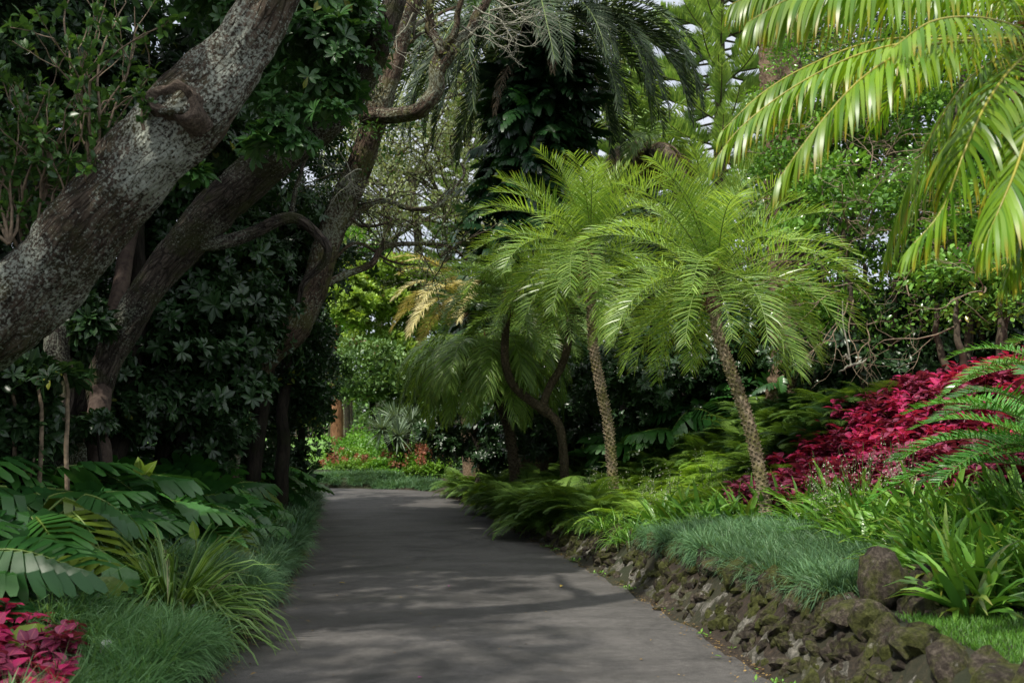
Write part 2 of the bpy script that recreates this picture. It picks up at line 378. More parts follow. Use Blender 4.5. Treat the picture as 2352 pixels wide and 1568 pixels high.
wm = wn.nodes.new('ShaderNodeMix'); wm.data_type = 'RGBA'; wn.links.new(wr.outputs[0], wm.inputs[0]); wn.links.new(sk.outputs[0], wm.inputs[6]); wsx = wn.nodes.new('ShaderNodeSeparateXYZ'); wn.links.new(wtc.outputs['Generated'], wsx.inputs[0])
wr2 = wn.nodes.new('ShaderNodeValToRGB'); wr2.color_ramp.elements[0].position = .35; wr2.color_ramp.elements[0].color = (5.6, 5.9, 6.5, 1); wr2.color_ramp.elements[1].position = .85; wr2.color_ramp.elements[1].color = (11.5, 11.5, 11.5, 1)   # thin cloud; unseen overhead part brightened to lift the ambient light
wn.links.new(wsx.outputs[2], wr2.inputs[0]); wn.links.new(wr2.outputs[0], wm.inputs[7])
wn.links.new(wm.outputs[2], bg.inputs[0]); bg.inputs[1].default_value = .15
sd = np.array((math.sin(R(SUN_AZ))*math.cos(R(SUN_EL)), math.cos(R(SUN_AZ))*math.cos(R(SUN_EL)), math.sin(R(SUN_EL))))
sl = bpy.data.lights.new('sun', 'SUN'); sl.energy = 5.0; sl.angle = R(.9); sl.color = (1, .94, .84)
so = bpy.data.objects.new('sun', sl); COL.objects.link(so); so.rotation_euler = Vector(sd).to_track_quat('Z', 'Y').to_euler()
cd = bpy.data.cameras.new('camera'); cam = bpy.data.objects.new('camera', cd); COL.objects.link(cam); SC.camera = cam
cam.location = (0, 0, CAMZ); cam.rotation_euler = (PI/2+PITCH, 0, 0); cd.lens = 35; cd.sensor_width = 36; cd.clip_end = 2000
cd.dof.use_dof = True; cd.dof.focus_distance = 12; cd.dof.aperture_fstop = 3.2
SC.view_settings.view_transform = 'Standard'; SC.view_settings.look = 'None'; SC.view_settings.exposure = 0
SC.cycles.max_bounces = 4; SC.cycles.diffuse_bounces = 2; SC.cycles.glossy_bounces = 2; SC.cycles.transmission_bounces = 3
SC.cycles.sample_clamp_indirect = 4

# ------------------------------------------------------------------ ground, road, lawn
def gridsheet(xs, ys, zf):
    X, Y = np.meshgrid(xs, ys); Z = zf(X, Y); v = np.stack([X, Y, Z], -1).reshape(-1, 3)
    nx = len(xs); i = np.arange(len(ys)-1)[:, None]*nx; j = np.arange(nx-1)[None]
    f = np.stack([i+j, i+j+1, i+nx+j+1, i+nx+j], -1).reshape(-1, 4); return v, f
def soilmat():
    m, nt, N, L, out = nodes('leafy_soil')
    tc = N('ShaderNodeTexCoord')
    a = N('ShaderNodeTexNoise', Scale=.5, Detail=6.0); b = N('ShaderNodeTexNoise', Scale=22.0, Detail=8.0, Roughness=.75); v = N('ShaderNodeTexVoronoi', Scale=26.0)
    for n in (a, b, v): L(tc.outputs['Object'], n.inputs['Vector'])
    c = ramp(N, L, b.outputs[0], [(.3, (.012, .009, .006)), (.55, (.045, .032, .02)), (.75, (.11, .075, .045))]).outputs[0]
    g = ramp(N, L, a.outputs[0], [(.45, 0.), (.62, .7)]); c = mixc(N, L, g.outputs[0], c, (.025, .04, .012))
    p = N('ShaderNodeBsdfPrincipled', Roughness=.95); L(c, p.inputs['Base Color'])
    bm = N('ShaderNodeBump', Strength=.9, Distance=.04); L(b.outputs[0], bm.inputs['Height']); L(bm.outputs[0], p.inputs['Normal'])
    L(p.outputs[0], out.inputs[0]); return m
M['soil'] = soilmat()
xs = np.concatenate([np.linspace(-500, -14, 14)[:-1], np.arange(-14, 14, .16), np.linspace(14, 500, 14)])
ys = np.concatenate([np.linspace(-60, 2, 14)[:-1], np.arange(2, 34, .2), np.arange(34, 90, 2), np.linspace(90, 900, 12)])
g = MB(); v, f = gridsheet(xs, ys, H); g.add(v, f); tag(g.obj('ground', M['soil']), 'dark leafy soil of the garden beds', 'ground', kind='structure')

def asphalt():
    m, nt, N, L, out = nodes('worn_asphalt')
    tc = N('ShaderNodeTexCoord'); at_ = N('ShaderNodeAttribute', attribute_name='lf'); s = N('ShaderNodeSeparateColor'); L(at_.outputs['Color'], s.inputs[0])
    a = N('ShaderNodeTexNoise', Scale=.9, Detail=7.0, Roughness=.6); b = N('ShaderNodeTexNoise', Scale=160.0, Detail=3.0, Roughness=.8)
    c3 = N('ShaderNodeTexNoise', Scale=14.0, Detail=6.0, Roughness=.7); sp = N('ShaderNodeTexVoronoi', Scale=16.0); sp.feature = 'F1'
    mp = N('ShaderNodeMapping'); mp.inputs['Scale'].default_value = (.5, 2.2, 1); L(tc.outputs['Object'], mp.inputs[0])
    for n in (b, c3, sp): L(tc.outputs['Object'], n.inputs['Vector'])
    L(mp.outputs[0], a.inputs['Vector'])
    c = ramp(N, L, b.outputs[0], [(.28, (.034, .032, .030)), (.5, (.072, .068, .064)), (.74, (.15, .142, .133))]).outputs[0]
    r = ramp(N, L, a.outputs[0], [(.35, .72), (.65, 1.22)]); c = mixc(N, L, 1.0, c, r.outputs[0], 'MULTIPLY')
    r2 = ramp(N, L, c3.outputs[0], [(.35, .8), (.65, 1.15)]); c = mixc(N, L, 1.0, c, r2.outputs[0], 'MULTIPLY')
    st_ = N('ShaderNodeTexNoise', Scale=.55, Detail=9.0, Roughness=.72, Distortion=1.2); L(tc.outputs['Object'], st_.inputs['Vector'])
    sr2 = ramp(N, L, st_.outputs[0], [(.38, .55), (.5, 1.), (.64, 1.14)]); c = mixc(N, L, 1.0, c, sr2.outputs[0], 'MULTIPLY')
    # scattered pale grit
    sr = ramp(N, L, sp.outputs['Distance'], [(.045, 1.), (.07, 0.)]); cs = N('ShaderNodeSeparateColor'); L(sp.outputs['Color'], cs.inputs[0])
    sg = ramp(N, L, cs.outputs[0], [(.8, 0.), (.82, .8)])
    mu = N('ShaderNodeMath', operation='MULTIPLY'); L(sr.outputs[0], mu.inputs[0]); L(sg.outputs[0], mu.inputs[1]); c = mixc(N, L, mu.outputs[0], c, (.25, .24, .2))
    # mossy, dirty margins
    ad = N('ShaderNodeMath', operation='MULTIPLY_ADD'); L(c3.outputs[0], ad.inputs[0]); ad.inputs[1].default_value = .22; L(s.outputs[1], ad.inputs[2])
    er = ramp(N, L, ad.outputs[0], [(1.02, 0.), (1.13, .9)]); c = mixc(N, L, er.outputs[0], c, (.05, .048, .02))
    p = N('ShaderNodeBsdfPrincipled'); L(c, p.inputs['Base Color']); rr = ramp(N, L, a.outputs[0], [(.35, .6), (.6, .85)]); L(rr.outputs[0], p.inputs['Roughness'])
    bm = N('ShaderNodeBump', Strength=.35, Distance=.008); L(b.outputs[0], bm.inputs['Height']); L(bm.outputs[0], p.inputs['Normal'])
    L(p.outputs[0], out.inputs[0]); return m
M['asphalt'] = asphalt()
# cross-sections: left-edge point, right-edge point
secs = [((xl(y), y), (xr(y), y)) for y in np.concatenate([[-40, -20, -8], np.arange(-2, 26.2, .4)])]
secs += [((-5.35, 26.5), (-1.75, 27)), ((-5.8, 27.0), (-2.2, 28.6)), ((-6.6, 27.4), (-3.1, 29.8)), ((-7.6, 27.6), (-4.6, 30.6)), ((-9, 27.7), (-7.5, 31)), ((-14, 27.8), (-14, 31.1)), ((-30, 27), (-30, 30.4))]
rd = MB(); K = 25; vv = []; lf = []
for a, b in secs:
    a = np.array(a); b = np.array(b)
    for t in np.linspace(0, 1, K):
        p = a*(1-t)+b*t
        if 0 < t < 1: j = 0
        else: j = .05*math.sin(p[1]*7)+.03*math.sin(p[1]*17+1)
        p = p+(b-a)/np.linalg.norm(b-a)*j
        vv.append((p[0], p[1], .006+.02*(1-(2*t-1)**2))); lf.append((0, abs(2*t-1), 0, 0))
n = len(secs); i = np.arange(n-1)[:, None]*K; j = np.arange(K-1)[None]
rd.add(vv, np.stack([i+j, i+j+1, i+K+j+1, i+K+j], -1).reshape(-1, 4), lf)
tag(rd.obj('road', M['asphalt']), 'narrow grey asphalt drive curving away between the beds', 'road', kind='structure')
M['lawn'] = flatmat('mown_lawn', (.10, .22, .02), .8, .3, 3)
lw = MB(); v, f = gridsheet(np.linspace(-60, 6, 50), np.linspace(36, 120, 40), lambda x, y: H(x, y)+.02); lw.add(v, f)
tag(lw.obj('lawn', M['lawn']), 'sunny lawn far beyond the trees', 'lawn', kind='structure')

# ------------------------------------------------------------------ kits
LF_OBO = leaf_T('obovate', .19, .22, .3, 5)
LF_OVA = leaf_T('ovate', .28, .2, .25, 5)
LF_ELL = leaf_T('ell', .27, .15, .25, 4)
LF_SML = leaf_T('ell', .25, .1, .2, 3)

def whorl_mesh_T(k=7, seed=0, T=None):
    """a whorl of leaves round a twig tip (+Y axis); returned as a template"""
    rg = rng_(seed); mb = MB(); T = T or LF_OBO
    az = np.arange(k)*2*PI/k+rg.normal(0, .2, k); el = R(25)+rg.normal(0, .25, k)
    d = np.stack([np.cos(az)*np.cos(el), np.sin(el), np.sin(az)*np.cos(el)], 1)
    instance(mb, T, np.zeros((k, 3)), d, np.tile((0, 1., 0), (k, 1)), rg.uniform(.75, 1.1, k), rg.random(k))
    return np.concatenate(mb.v).astype(float), np.concatenate(mb.f4), np.concatenate(mb.a)
WH = [whorl_mesh_T(7, s) for s in range(3)]

def put(mb, T, pos, d, up, sc, rnd, mat=0, jitter=None):
    """instance() that keeps per-leaf variation of the template's own leaves"""
    v, f, lf = T; n0 = mb.n; instance(mb, T, pos, d, up, sc, rnd, None, mat)
    a = mb.a[-1]; k = len(v); base = np.tile(lf[:, 0], len(pos)); a[:, 0] = np.clip(a[:, 0]*.55+base*.45, 0, 1)
    a[:, 3] = np.tile(lf[:, 0]*3.7 % 1, len(pos))

def clumps(rg, n, rad, center=(0, 0, 0), surf=.75):
    d = rdir(rg, n); r = surf+(1-surf)*rg.random(n); r[rg.random(n) < .25] *= rg.uniform(.3, .9)
    return np.asarray(center)+d*r[:, None]*np.asarray(rad), d

def leafcloud(mb, rg, centers, cr, per, T, size, upb=.35, mat=0, whorl=True, out=None):
    """leaf whorls scattered on the outside of each clump"""
    n = len(centers); cr = np.broadcast_to(cr, (n,))
    idx = np.repeat(np.arange(n), per); N_ = len(idx); d = rdir(rg, N_)
    d[:, 2] = np.where(d[:, 2] < -.3, -d[:, 2], d[:, 2])
    pos = centers[idx]+d*(cr[idx]*(.45+.55*rg.random(N_)**.6))[:, None]*np.array((1, 1, .7))
    dd = nrm(d+np.array((0, 0, upb))+rg.normal(0, .35, (N_, 3)))
    crnd = rg.random(n)
    rnd = np.clip(crnd[idx]*.65+rg.random(N_)*.4-.02, 0, 1)
    sz = size*rg.uniform(.7, 1.2, N_)*rg.uniform(.7, 1.3, n)[idx]
    up = nrm(rg.normal(size=(N_, 3))+np.array((0, 0, 2.)))
    if whorl:
        w_ = rg.integers(0, len(WH), N_)
        for q in range(len(WH)):
            k = w_ == q; put(mb, WH[q], pos[k], dd[k], up[k], sz[k], rnd[k], mat)
    else:
        dl = nrm(dd+rg.normal(0, .6, (N_, 3))); instance(mb, T, pos, dl, up, sz, rnd, rg.random(N_), mat)

def wig(P, rg, amp, freq=1.0):
    P = np.array(P, float); s = np.linspace(0, 1, len(P))[:, None]; ph = rg.random((3,))*6
    o = amp*np.sin(s*9*freq+ph)+amp*.5*np.sin(s*23*freq+ph*2); return P+o*np.minimum(s*4, 1)

def limb(mb, rg, pts, r0, r1, seg=10, n=None, lump=.08, mat=0):
    P = spline(np.array(pts, float), n or max(12, len(pts)*7)); P = wig(P, rg, min(r0, .1)*.35)
    r = np.interp(np.linspace(0, 1, len(P)), np.linspace(0, 1, len(r0)) if hasattr(r0, '__len__') else [0, 1], r0 if hasattr(r0, '__len__') else [r0, r1])
    ph = rg.random(6)*6
    def dsp(s, th): return lump*(np.sin(th*2+s*1.3+ph[0])*.6+np.sin(th*3-s*3.1+ph[1])*.4+np.sin(th*5+s*7+ph[2])*.3+np.sin(th*7-s*13+ph[3])*.2)
    tube(mb, P, r, seg, dsp, mat, rnd=rg.random()); return P

def grow(mb, rg, p, d, r, L, depth, tips, spread=.6, grav=.0, seg=5, mat=0, ratio=.68, kids=(2, 4)):
    n = 5; P = [np.array(p, float)]; dd = np.array(d, float)
    for i in range(n):
        dd = nrm(dd+rg.normal(0, .18, 3)+np.array((0, 0, grav))); P.append(P[-1]+dd*L/n)
    tube(mb, np.array(P), np.linspace(r, r*.6, n+1), seg, None, mat, rnd=rg.random())
    if depth == 0: tips.append((P[-1], dd)); return
    for k in range(rg.integers(*kids)):
        t = rg.uniform(.45, 1) if k else 1.0; q = P[int(t*n)]
        nd = nrm(dd+rg.normal(0, spread, 3)); grow(mb, rg, q, nd, r*.6, L*ratio*rg.uniform(.8, 1.2), depth-1, tips, spread, grav, max(3, seg-1), mat, ratio, kids)
    if depth <= 2: tips.append((P[3], dd))

# ---- palms
def frond(e0, curv, L, nl, ll, wl, droop, v0=.3, seed=0, start=.14, seg=4, path=None, a0=68, a1=28, rr=.011, wmul=1.0, thin=1.0, hang=None):
    """returns leaflets MB, rachis MB.  Extends along +Y from the origin and arches down."""
    rg = rng_(seed); lb, rb = MB(), MB()
    if path is None:
        s = np.linspace(0, 1, 26); th = e0-curv*s**1.25
        dy = np.cos(th); dz = np.sin(th); P = np.stack([.02*L*np.sin(s*3+seed), np.concatenate([[0], np.cumsum((dy[1:]+dy[:-1])/2)])/25*L, np.concatenate([[0], np.cumsum((dz[1:]+dz[:-1])/2)])/25*L], 1)
        sidev = None
    else: P = spline(path, 30); s = np.linspace(0, 1, 30); L = np.linalg.norm(np.diff(P, axis=0), axis=1).sum()
    T = nrm(np.gradient(P, axis=0))
    S = np.tile((1., 0, 0), (len(P), 1)) if path is None else nrm(np.cross(T, (0, 0, 1.)))
    Nn = np.cross(S, T)
    tube(rb, P, np.linspace(rr, rr*.25, len(P)), 5, rnd=rg.random())
    t = np.linspace(start, 1, nl)
    for sd_ in (-1, 1):
        tt = np.clip(t+rg.normal(0, .25/nl, nl), 0, 1)
        pp = np.stack([np.interp(tt, s, P[:, k]) for k in range(3)], 1)
        Tt = nrm(np.stack([np.interp(tt, s, T[:, k]) for k in range(3)], 1)); St = nrm(np.stack([np.interp(tt, s, S[:, k]) for k in range(3)], 1)); Nt = np.cross(St, Tt)
        a = R(a0)+(R(a1)-R(a0))*tt**1.3+rg.normal(0, .1, nl)
        vv = v0+rg.normal(0, .12, nl)
        d = Tt*np.cos(a)[:, None]+(St*sd_*np.cos(vv)[:, None]+Nt*np.sin(vv)[:, None])*np.sin(a)[:, None]
        if hang is not None: d = nrm(d+np.array((0, 0, -hang)))
        lp = np.interp(tt, [start, start+.12, .45, .8, 1], [.45, .8, 1, .75, .4])*rg.uniform(.88, 1.08, nl)
        blades(lb, rg, pp, d, ll*lp, wl*(.6+.4*lp)*wmul, droop*rg.uniform(.7, 1.3, nl), seg, rnd=np.clip(rg.normal(.5, .25, nl), 0, .95), tw=Tt*1.0+Nt*rg.normal(0, .25, (nl, 1)))
    return lb, rb

class FrondSet:
    def __init__(s, mats, rm, specs, **kw):
        s.items = []
        for i, (e0, curv, L) in enumerate(specs):
            lb, rb = frond(R(e0), R(curv), L, seed=i*7+3, **kw)
            s.items.append((e0, lb.mesh('frond', mats), rb.mesh('midrib', rm)))
    def place(s, root, rg, n, elev, c=(0, 0, 0), sc=1.0, azs=None, midrib=True, skip=None, name='frond', rad=.05, lab=None):
        """n fronds spiralling up; elev(k/n) chooses the start elevation"""
        for k in range(n):
            az = k*2.39996+rg.normal(0, .12) if azs is None else azs[k]
            e = elev(k/max(n-1, 1))+rg.normal(0, 8)
            it = min(s.items, key=lambda q: abs(q[0]-e)+rg.random()*8)
            if skip and skip(az, e): continue
            loc = np.array(c)+np.array((-math.sin(az)*rad, math.cos(az)*rad, (k/n-.5)*rad*3))
            o = link(name, it[1], root, loc, (R(rg.normal(0, 4)), R(rg.normal(0, 6)), az), sc*rg.uniform(.88, 1.08))
            if lab: o['label'] = lab
            if midrib: link('midrib', it[2], o)

def knobby_trunk(P, r0, r1, seed, n_knob=None, size=1.0, mats=None):
    rg = rng_(seed); mb = MB(); P = spline(P, 60); s = np.concatenate([[0], np.cumsum(np.linalg.norm(np.diff(P, axis=0), axis=1))]); Lt = s[-1]
    rad = np.interp(s/Lt, [0, .1, .5, 1], [r0*1.12, r0, (r0+r1)/2, r1])
    tube(mb, P, rad, 12, lambda s_, th: .05*np.sin(s_*60)+.03*np.sin(th*3+s_*9), rnd=.3)
    T, U, V = frames(P); n = n_knob or int(Lt*150)
    t = np.linspace(0, 1, n)*Lt; az = np.arange(n)*2.39996*1.0
    c = np.stack([np.interp(t, s, P[:, k]) for k in range(3)], 1)
    Tt, Ut, Vt = [nrm(np.stack([np.interp(t, s, A[:, k]) for k in range(3)], 1)) for A in (T, U, V)]
    rr = np.interp(t, s, rad)
    nd = Ut*np.cos(az)[:, None]+Vt*np.sin(az)[:, None]
    pos = c+nd*(rr*.86)[:, None]
    kn = np.array([(-.5, -.35, 0), (.5, -.35, 0), (.5, .25, 0), (-.5, .25, 0), (-.32, .1, .75), (.32, .1, .75), (.25, .38, .8), (-.25, .38, .8)], float)
    kf = np.array([(0, 1, 5, 4), (1, 2, 6, 5), (2, 3, 7, 6), (3, 0, 4, 7), (4, 5, 6, 7)])
    kl = np.zeros((8, 4)); kl[:, 1] = .5
    # template axes: x across, y along trunk, z outward
    instance(mb, (kn, kf, kl), pos, Tt, nd, size*.036*rg.uniform(.75, 1.25, n), rg.random(n))
    return mb, P
# ================================================================== RIGHT SIDE PALMS
roeb_specs = [(86, 32, 1.25), (75, 52, 1.4), (63, 66, 1.5), (51, 76, 1.55), (38, 82, 1.6), (24, 84, 1.55), (8, 76, 1.5), (-10, 60, 1.4), (-30, 44, 1.3), (-46, 30, 1.1)]
kw = dict(nl=46, ll=.34, wl=.0054, droop=.38, v0=.5, seg=3, rr=.008, a0=74, a1=36)
FS_P = FrondSet(M['palm'], M['rachis_g'], roeb_specs, **kw)
FS_PD = FrondSet(M['palm_shade'], M['rachis_g'], roeb_specs, **dict(kw, wl=.008, nl=54))
M['palm_lit'] = leafmat('lit_palm_leaflet', (0.1341, 0.27, 0.0432), (0.3577, 0.54, 0.1296), rough=.35, trans=.4, tip=(.3, .26, .06), tipat=(.8, 1.0))  # brightened leaflet copy: sunlight on the hanging fronds put into the colour
FS_hang = FrondSet(M['palm_lit'], M['rachis_g'], [(-5, 78, 1.5), (-25, 60, 1.5), (-45, 40, 1.4), (20, 110, 1.6)], nl=60, ll=.38, wl=.009, droop=.9, v0=.1, seg=3, rr=.009)

def heart(root, c, rg, r=.1, n=70, name='leaf_base'):
    """brown fibrous leaf bases under the crown"""
    mb = MB(); az = rg.random(n)*2*PI; z = rg.uniform(-.28, .16, n); q = np.stack([np.cos(az), np.sin(az), 0*az], 1)
    root_ = np.array(c)+q*(r*.55)+np.stack([0*z, 0*z, z], 1)
    d = nrm(q*rg.uniform(.3, 1.2, (n, 1))+np.stack([0*z, 0*z, rg.uniform(-.9, 1.2, n)], 1))
    blades(mb, rg, root_, d, rg.uniform(.1, .26, n), rg.uniform(.008, .022, n), .5, 3)
    P = np.array([(c[0], c[1], c[2]-.3), (c[0], c[1], c[2]-.1), (c[0], c[1], c[2]+.15)])
    tube(mb, P, [.07, r*.8, r*.5], 10)
    return mb.obj(name, M['fibre'], root)

def pygmy(label, base, pts, r0, r1, seed, nf, fs, sc, elev, mats='palmbark', crown_sc=1.0, group='pygmy date palms lining the drive'):
    """pts: world points of the trunk"""
    rg = rng_(seed); b = np.array(base)
    t = thing('pygmy_date_palm', label, 'palm', b, group=group)
    L_ = [np.array(p)-b for p in pts]; mb, P = knobby_trunk(L_, r0, r1, seed, size=sc); mb.obj('trunk', M[mats], t, smooth=False)
    c = P[-1]; heart(t, c+np.array((0, 0, .03)), rg, .1*sc)
    fs.place(t, rg, nf, elev, c+np.array((0, 0, .08)), crown_sc*sc)
    return t, c
def g3(u, v, Y, sink=.06):
    p = at(u, v, Y); return np.array((p[0], Y, Hs(p[0], Y)-sink))

elevA = lambda k: 88-128*k**1.25
b = g3(1768, 1215, 11.6)
pA, cA = pygmy('nearest pygmy date palm with a leaning knobbly tan trunk rising beside the crimson bed', b,
    [b, at(1752, 1120, 11.65), at(1722, 980, 11.75), at(1678, 850, 11.8), at(1650, 765, 11.8), at(1636, 665, 11.8)], .07, .066, 11, 56, FS_P, 1.0, elevA, crown_sc=1.22)
b = g3(1412, 1110, 15.5)
pB, cB = pygmy('pygmy date palm with a slim upright trunk standing in the lime ferns', b,
    [b, at(1400, 1000, 15.5), at(1382, 900, 15.5), at(1362, 790, 15.5), at(1358, 700, 15.5), at(1350, 600, 15.5)], .072, .066, 12, 52, FS_P, 1.15, elevA, crown_sc=1.18)
b = g3(1190, 1058, 20)
pD, cD = pygmy('farthest pygmy date palm, its hanging skirt of fronds almost hiding the trunk', b,
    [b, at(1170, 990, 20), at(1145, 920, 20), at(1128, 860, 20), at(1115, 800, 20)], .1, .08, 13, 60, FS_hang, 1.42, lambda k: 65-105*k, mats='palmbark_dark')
# forked palm
rg = rng_(14); b = g3(1300, 1050, 18.5)
pC = thing('pygmy_date_palm', 'pygmy date palm whose dark trunk forks in a Y into two crowns', 'palm', b, group='pygmy date palms lining the drive')
for pts in ([b, at(1288, 990, 18.5), at(1250, 937, 18.5), at(1262, 890, 18.6), at(1290, 840, 18.6), at(1306, 780, 18.6), at(1308, 690, 18.6)],
            [at(1262, 950, 18.5), at(1225, 925, 18.4), at(1180, 885, 18.3), at(1162, 840, 18.2), at(1160, 780, 18.2), at(1168, 690, 18.2)]):
    mb, P = knobby_trunk([np.array(p)-b for p in pts], .085, .065, 15, size=.8); mb.obj('trunk', M['palmbark_dark'], pC, smooth=False)
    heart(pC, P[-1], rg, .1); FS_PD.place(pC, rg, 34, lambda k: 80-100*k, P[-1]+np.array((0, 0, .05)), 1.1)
# another crown closing the row behind
b = g3(1250, 1040, 22.8)
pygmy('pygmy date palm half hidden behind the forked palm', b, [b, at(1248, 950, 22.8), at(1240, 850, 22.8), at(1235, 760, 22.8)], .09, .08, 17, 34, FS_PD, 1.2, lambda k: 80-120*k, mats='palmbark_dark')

# seed tassels on palm B
rg = rng_(19); mb = MB(); n = 160; d = nrm(rg.normal(size=(n, 3))+np.array((-.9, -.6, .2)))
blades(mb, rg, np.zeros((n, 3))+cB+np.array((-.12, -.1, .25)), d, rg.uniform(.1, .26, n), .004, .6, 3)
mb.obj('flower_spray', M['tan'], pB)

# ================================================================== FOREGROUND PALM (top right)
rg = rng_(21)
fb = at(2440, 1750, 5.6); fb[2] = Hs(fb[0], 5.6)-.05
fp = thing('pygmy_date_palm', 'palm at the near right corner, its long yellow ribbed fronds hanging over the beds', 'palm', fb, group=None)
hub = at(2380, 100, 5.4)
mb, P = knobby_trunk([np.zeros(3), at(2440, 1200, 5.6)-fb, at(2420, 600, 5.5)-fb, hub-fb], .085, .08, 22); mb.obj('trunk', M['palmbark'], fp, smooth=False)
heart(fp, hub-fb, rg, .12)
def nearfrond(path, nl=58, ll=.40, wl=.0115, seed=0, a0=70, a1=30, hang=.75, droop=.9, v0=.15):
    pts = [at(*p)-fb for p in path]
    lb, rb = frond(0, 0, 1, nl, ll, wl, droop, v0, seed, .08, 6, pts, a0, a1, .011, hang=hang)
    o = lb.obj('frond', M['palm_fore'], fp); rb.obj('midrib', M['rachis'], o)
nearfrond([(2370, 110, 5.4), (2250, 96, 5.1), (2100, 112, 4.9), (1980, 180, 4.8), (1870, 300, 4.75), (1790, 410, 4.75)], seed=1, nl=66)
nearfrond([(2370, 90, 5.4), (2150, 92, 5.5), (1990, 120, 5.5), (1840, 190, 5.5), (1710, 285, 5.5), (1640, 370, 5.5)], seed=2, ll=.38)
nearfrond([(2350, 100, 5.4), (2200, 85, 5.8), (2010, 95, 5.9), (1860, 150, 5.9), (1750, 215, 5.9), (1660, 300, 5.9)], seed=3, ll=.37)
nearfrond([(2390, 110, 5.4), (2330, 150, 4.9), (2265, 240, 4.7), (2215, 350, 4.6), (2165, 480, 4.6), (2090, 570, 4.6)], seed=4, ll=.40, nl=68, a0=75, hang=.35)
nearfrond([(2420, 140, 5.4), (2380, 240, 4.6), (2340, 370, 4.4), (2300, 470, 4.3), (2260, 560, 4.3)], seed=5, ll=.4, hang=.5)
nearfrond([(2380, 60, 5.4), (2280, -30, 5.0), (2120, -45, 4.9), (1960, -35, 4.8), (1820, -5, 4.8), (1720, 50, 4.8)], seed=6, ll=.40, nl=70, hang=1.1)
nearfrond([(2380, 60, 5.4), (2300, -60, 5.6), (2150, -95, 5.8), (1960, -60, 5.9), (1800, -40, 6.0), (1680, 10, 6.0)], seed=7, ll=.46, nl=70, hang=1.1)
nearfrond([(2380, 90, 5.4), (2330, 60, 4.9), (2240, 40, 4.6), (2140, 50, 4.4), (2050, 110, 4.3)], seed=8, ll=.26, nl=40, hang=.9)
nearfrond([(2400, 120, 5.4), (2390, 260, 5.0), (2380, 400, 4.9), (2350, 540, 4.9), (2310, 640, 4.9)], seed=10, ll=.38, hang=.3, nl=60)
nearfrond([(2390, 110, 5.4), (2300, 130, 5.2), (2210, 200, 5.2), (2130, 330, 5.2), (2070, 470, 5.25), (2030, 600, 5.3)], seed=11, ll=.34, hang=.5, nl=60)
nearfrond([(2390, 110, 5.4), (2300, 170, 5.9), (2200, 290, 6.3), (2120, 420, 6.5), (2060, 560, 6.6)], seed=9, ll=.36, nl=50, hang=.6)
for k, (az, e) in enumerate([(200, 60), (250, 30), (300, 50), (340, 20), (150, 40), (225, 0), (275, -10), (320, 75), (20, 35)]):
    lb, rb = frond(R(e), R(85), 1.5, 46, .36, .011, .9, .15, 60+k, .08, 5)
    o = lb.obj('frond', M['palm_fore'], fp); rb.obj('midrib', M['rachis'], o); o.location = [float(c) for c in (hub-fb)]; o.rotation_euler = (0, 0, R(az))

# ================================================================== BIG DATE PALMS
def ridged_trunk(P, r, seed):
    mb = MB(); P = spline(P, 260); ph = rng_(seed).random(4)*6
    def d(s, th):
        q = s/.17+.42*np.sin(th*4+ph[0]+np.floor(s/.17)*1.9)*.5+.12*np.sin(th*9+ph[1])
        return .13*((q % 1)**1.5)-.04+.02*np.sin(th*17+s*31)
    tube(mb, P, np.interp(np.linspace(0, 1, 260), np.linspace(0, 1, len(r)), r), 56, d, rnd=.4); return mb
b = g3(1812, 960, 17.2, .2)
t = thing('date_palm', 'stout date palm with a wavy ridged brown trunk standing behind the nearest pygmy palm', 'palm', b)
hi = at(1785, -420, 17.8)-b
mb = ridged_trunk([np.zeros(3), at(1822, 820, 17.2)-b, at(1806, 500, 17.4)-b, at(1792, 100, 17.7)-b, at(1788, -150, 17.8)-b, hi], [.50, .37, .34, .38, .38, .42], 1); mb.obj('trunk', M['fatbark'], t)
date_specs = [(85, 60, 3.6), (62, 95, 3.9), (42, 110, 4.0), (22, 110, 4.1), (2, 92, 4.0), (-20, 68, 3.7), (-45, 42, 3.2)]
FS_D = FrondSet(M['date'], M['rachis_g'], date_specs, nl=92, ll=.52, wl=.016, droop=.35, v0=.35, seg=2, rr=.026, a0=62, a1=25)
FS_DD = FrondSet(M['dead'], M['twig'], [(-30, 60, 2.4), (-60, 28, 2.0)], nl=46, ll=.4, wl=.014, droop=1.4, v0=0, seg=2, rr=.02)
FS_D.place(t, rng_(31), 34, lambda k: 85-120*k, hi, .95, rad=.25)

b = g3(1235, 1040, 25.5, .1)
t = thing('date_palm', 'tall dark crowned date palm at the centre, its trunk smothered in climbing leaves', 'palm', b)
hi = at(1240, 60, 25.5)-b
mb = ridged_trunk([np.zeros(3), at(1230, 700, 25.5)-b, at(1238, 400, 25.5)-b, hi], [.5, .4, .4, .5], 2); mb.obj('trunk', M['fatbark'], t)
rg = rng_(33)
FS_D.place(t, rg, 78, lambda k: 84-105*k**.62, hi, 1.28, rad=.3)
FS_DD.place(t, rg, 7, lambda k: -35-25*k, hi-np.array((0, 0, .3)), 1.0, rad=.35, name='dead_frond', lab='withered brown hanging frond')

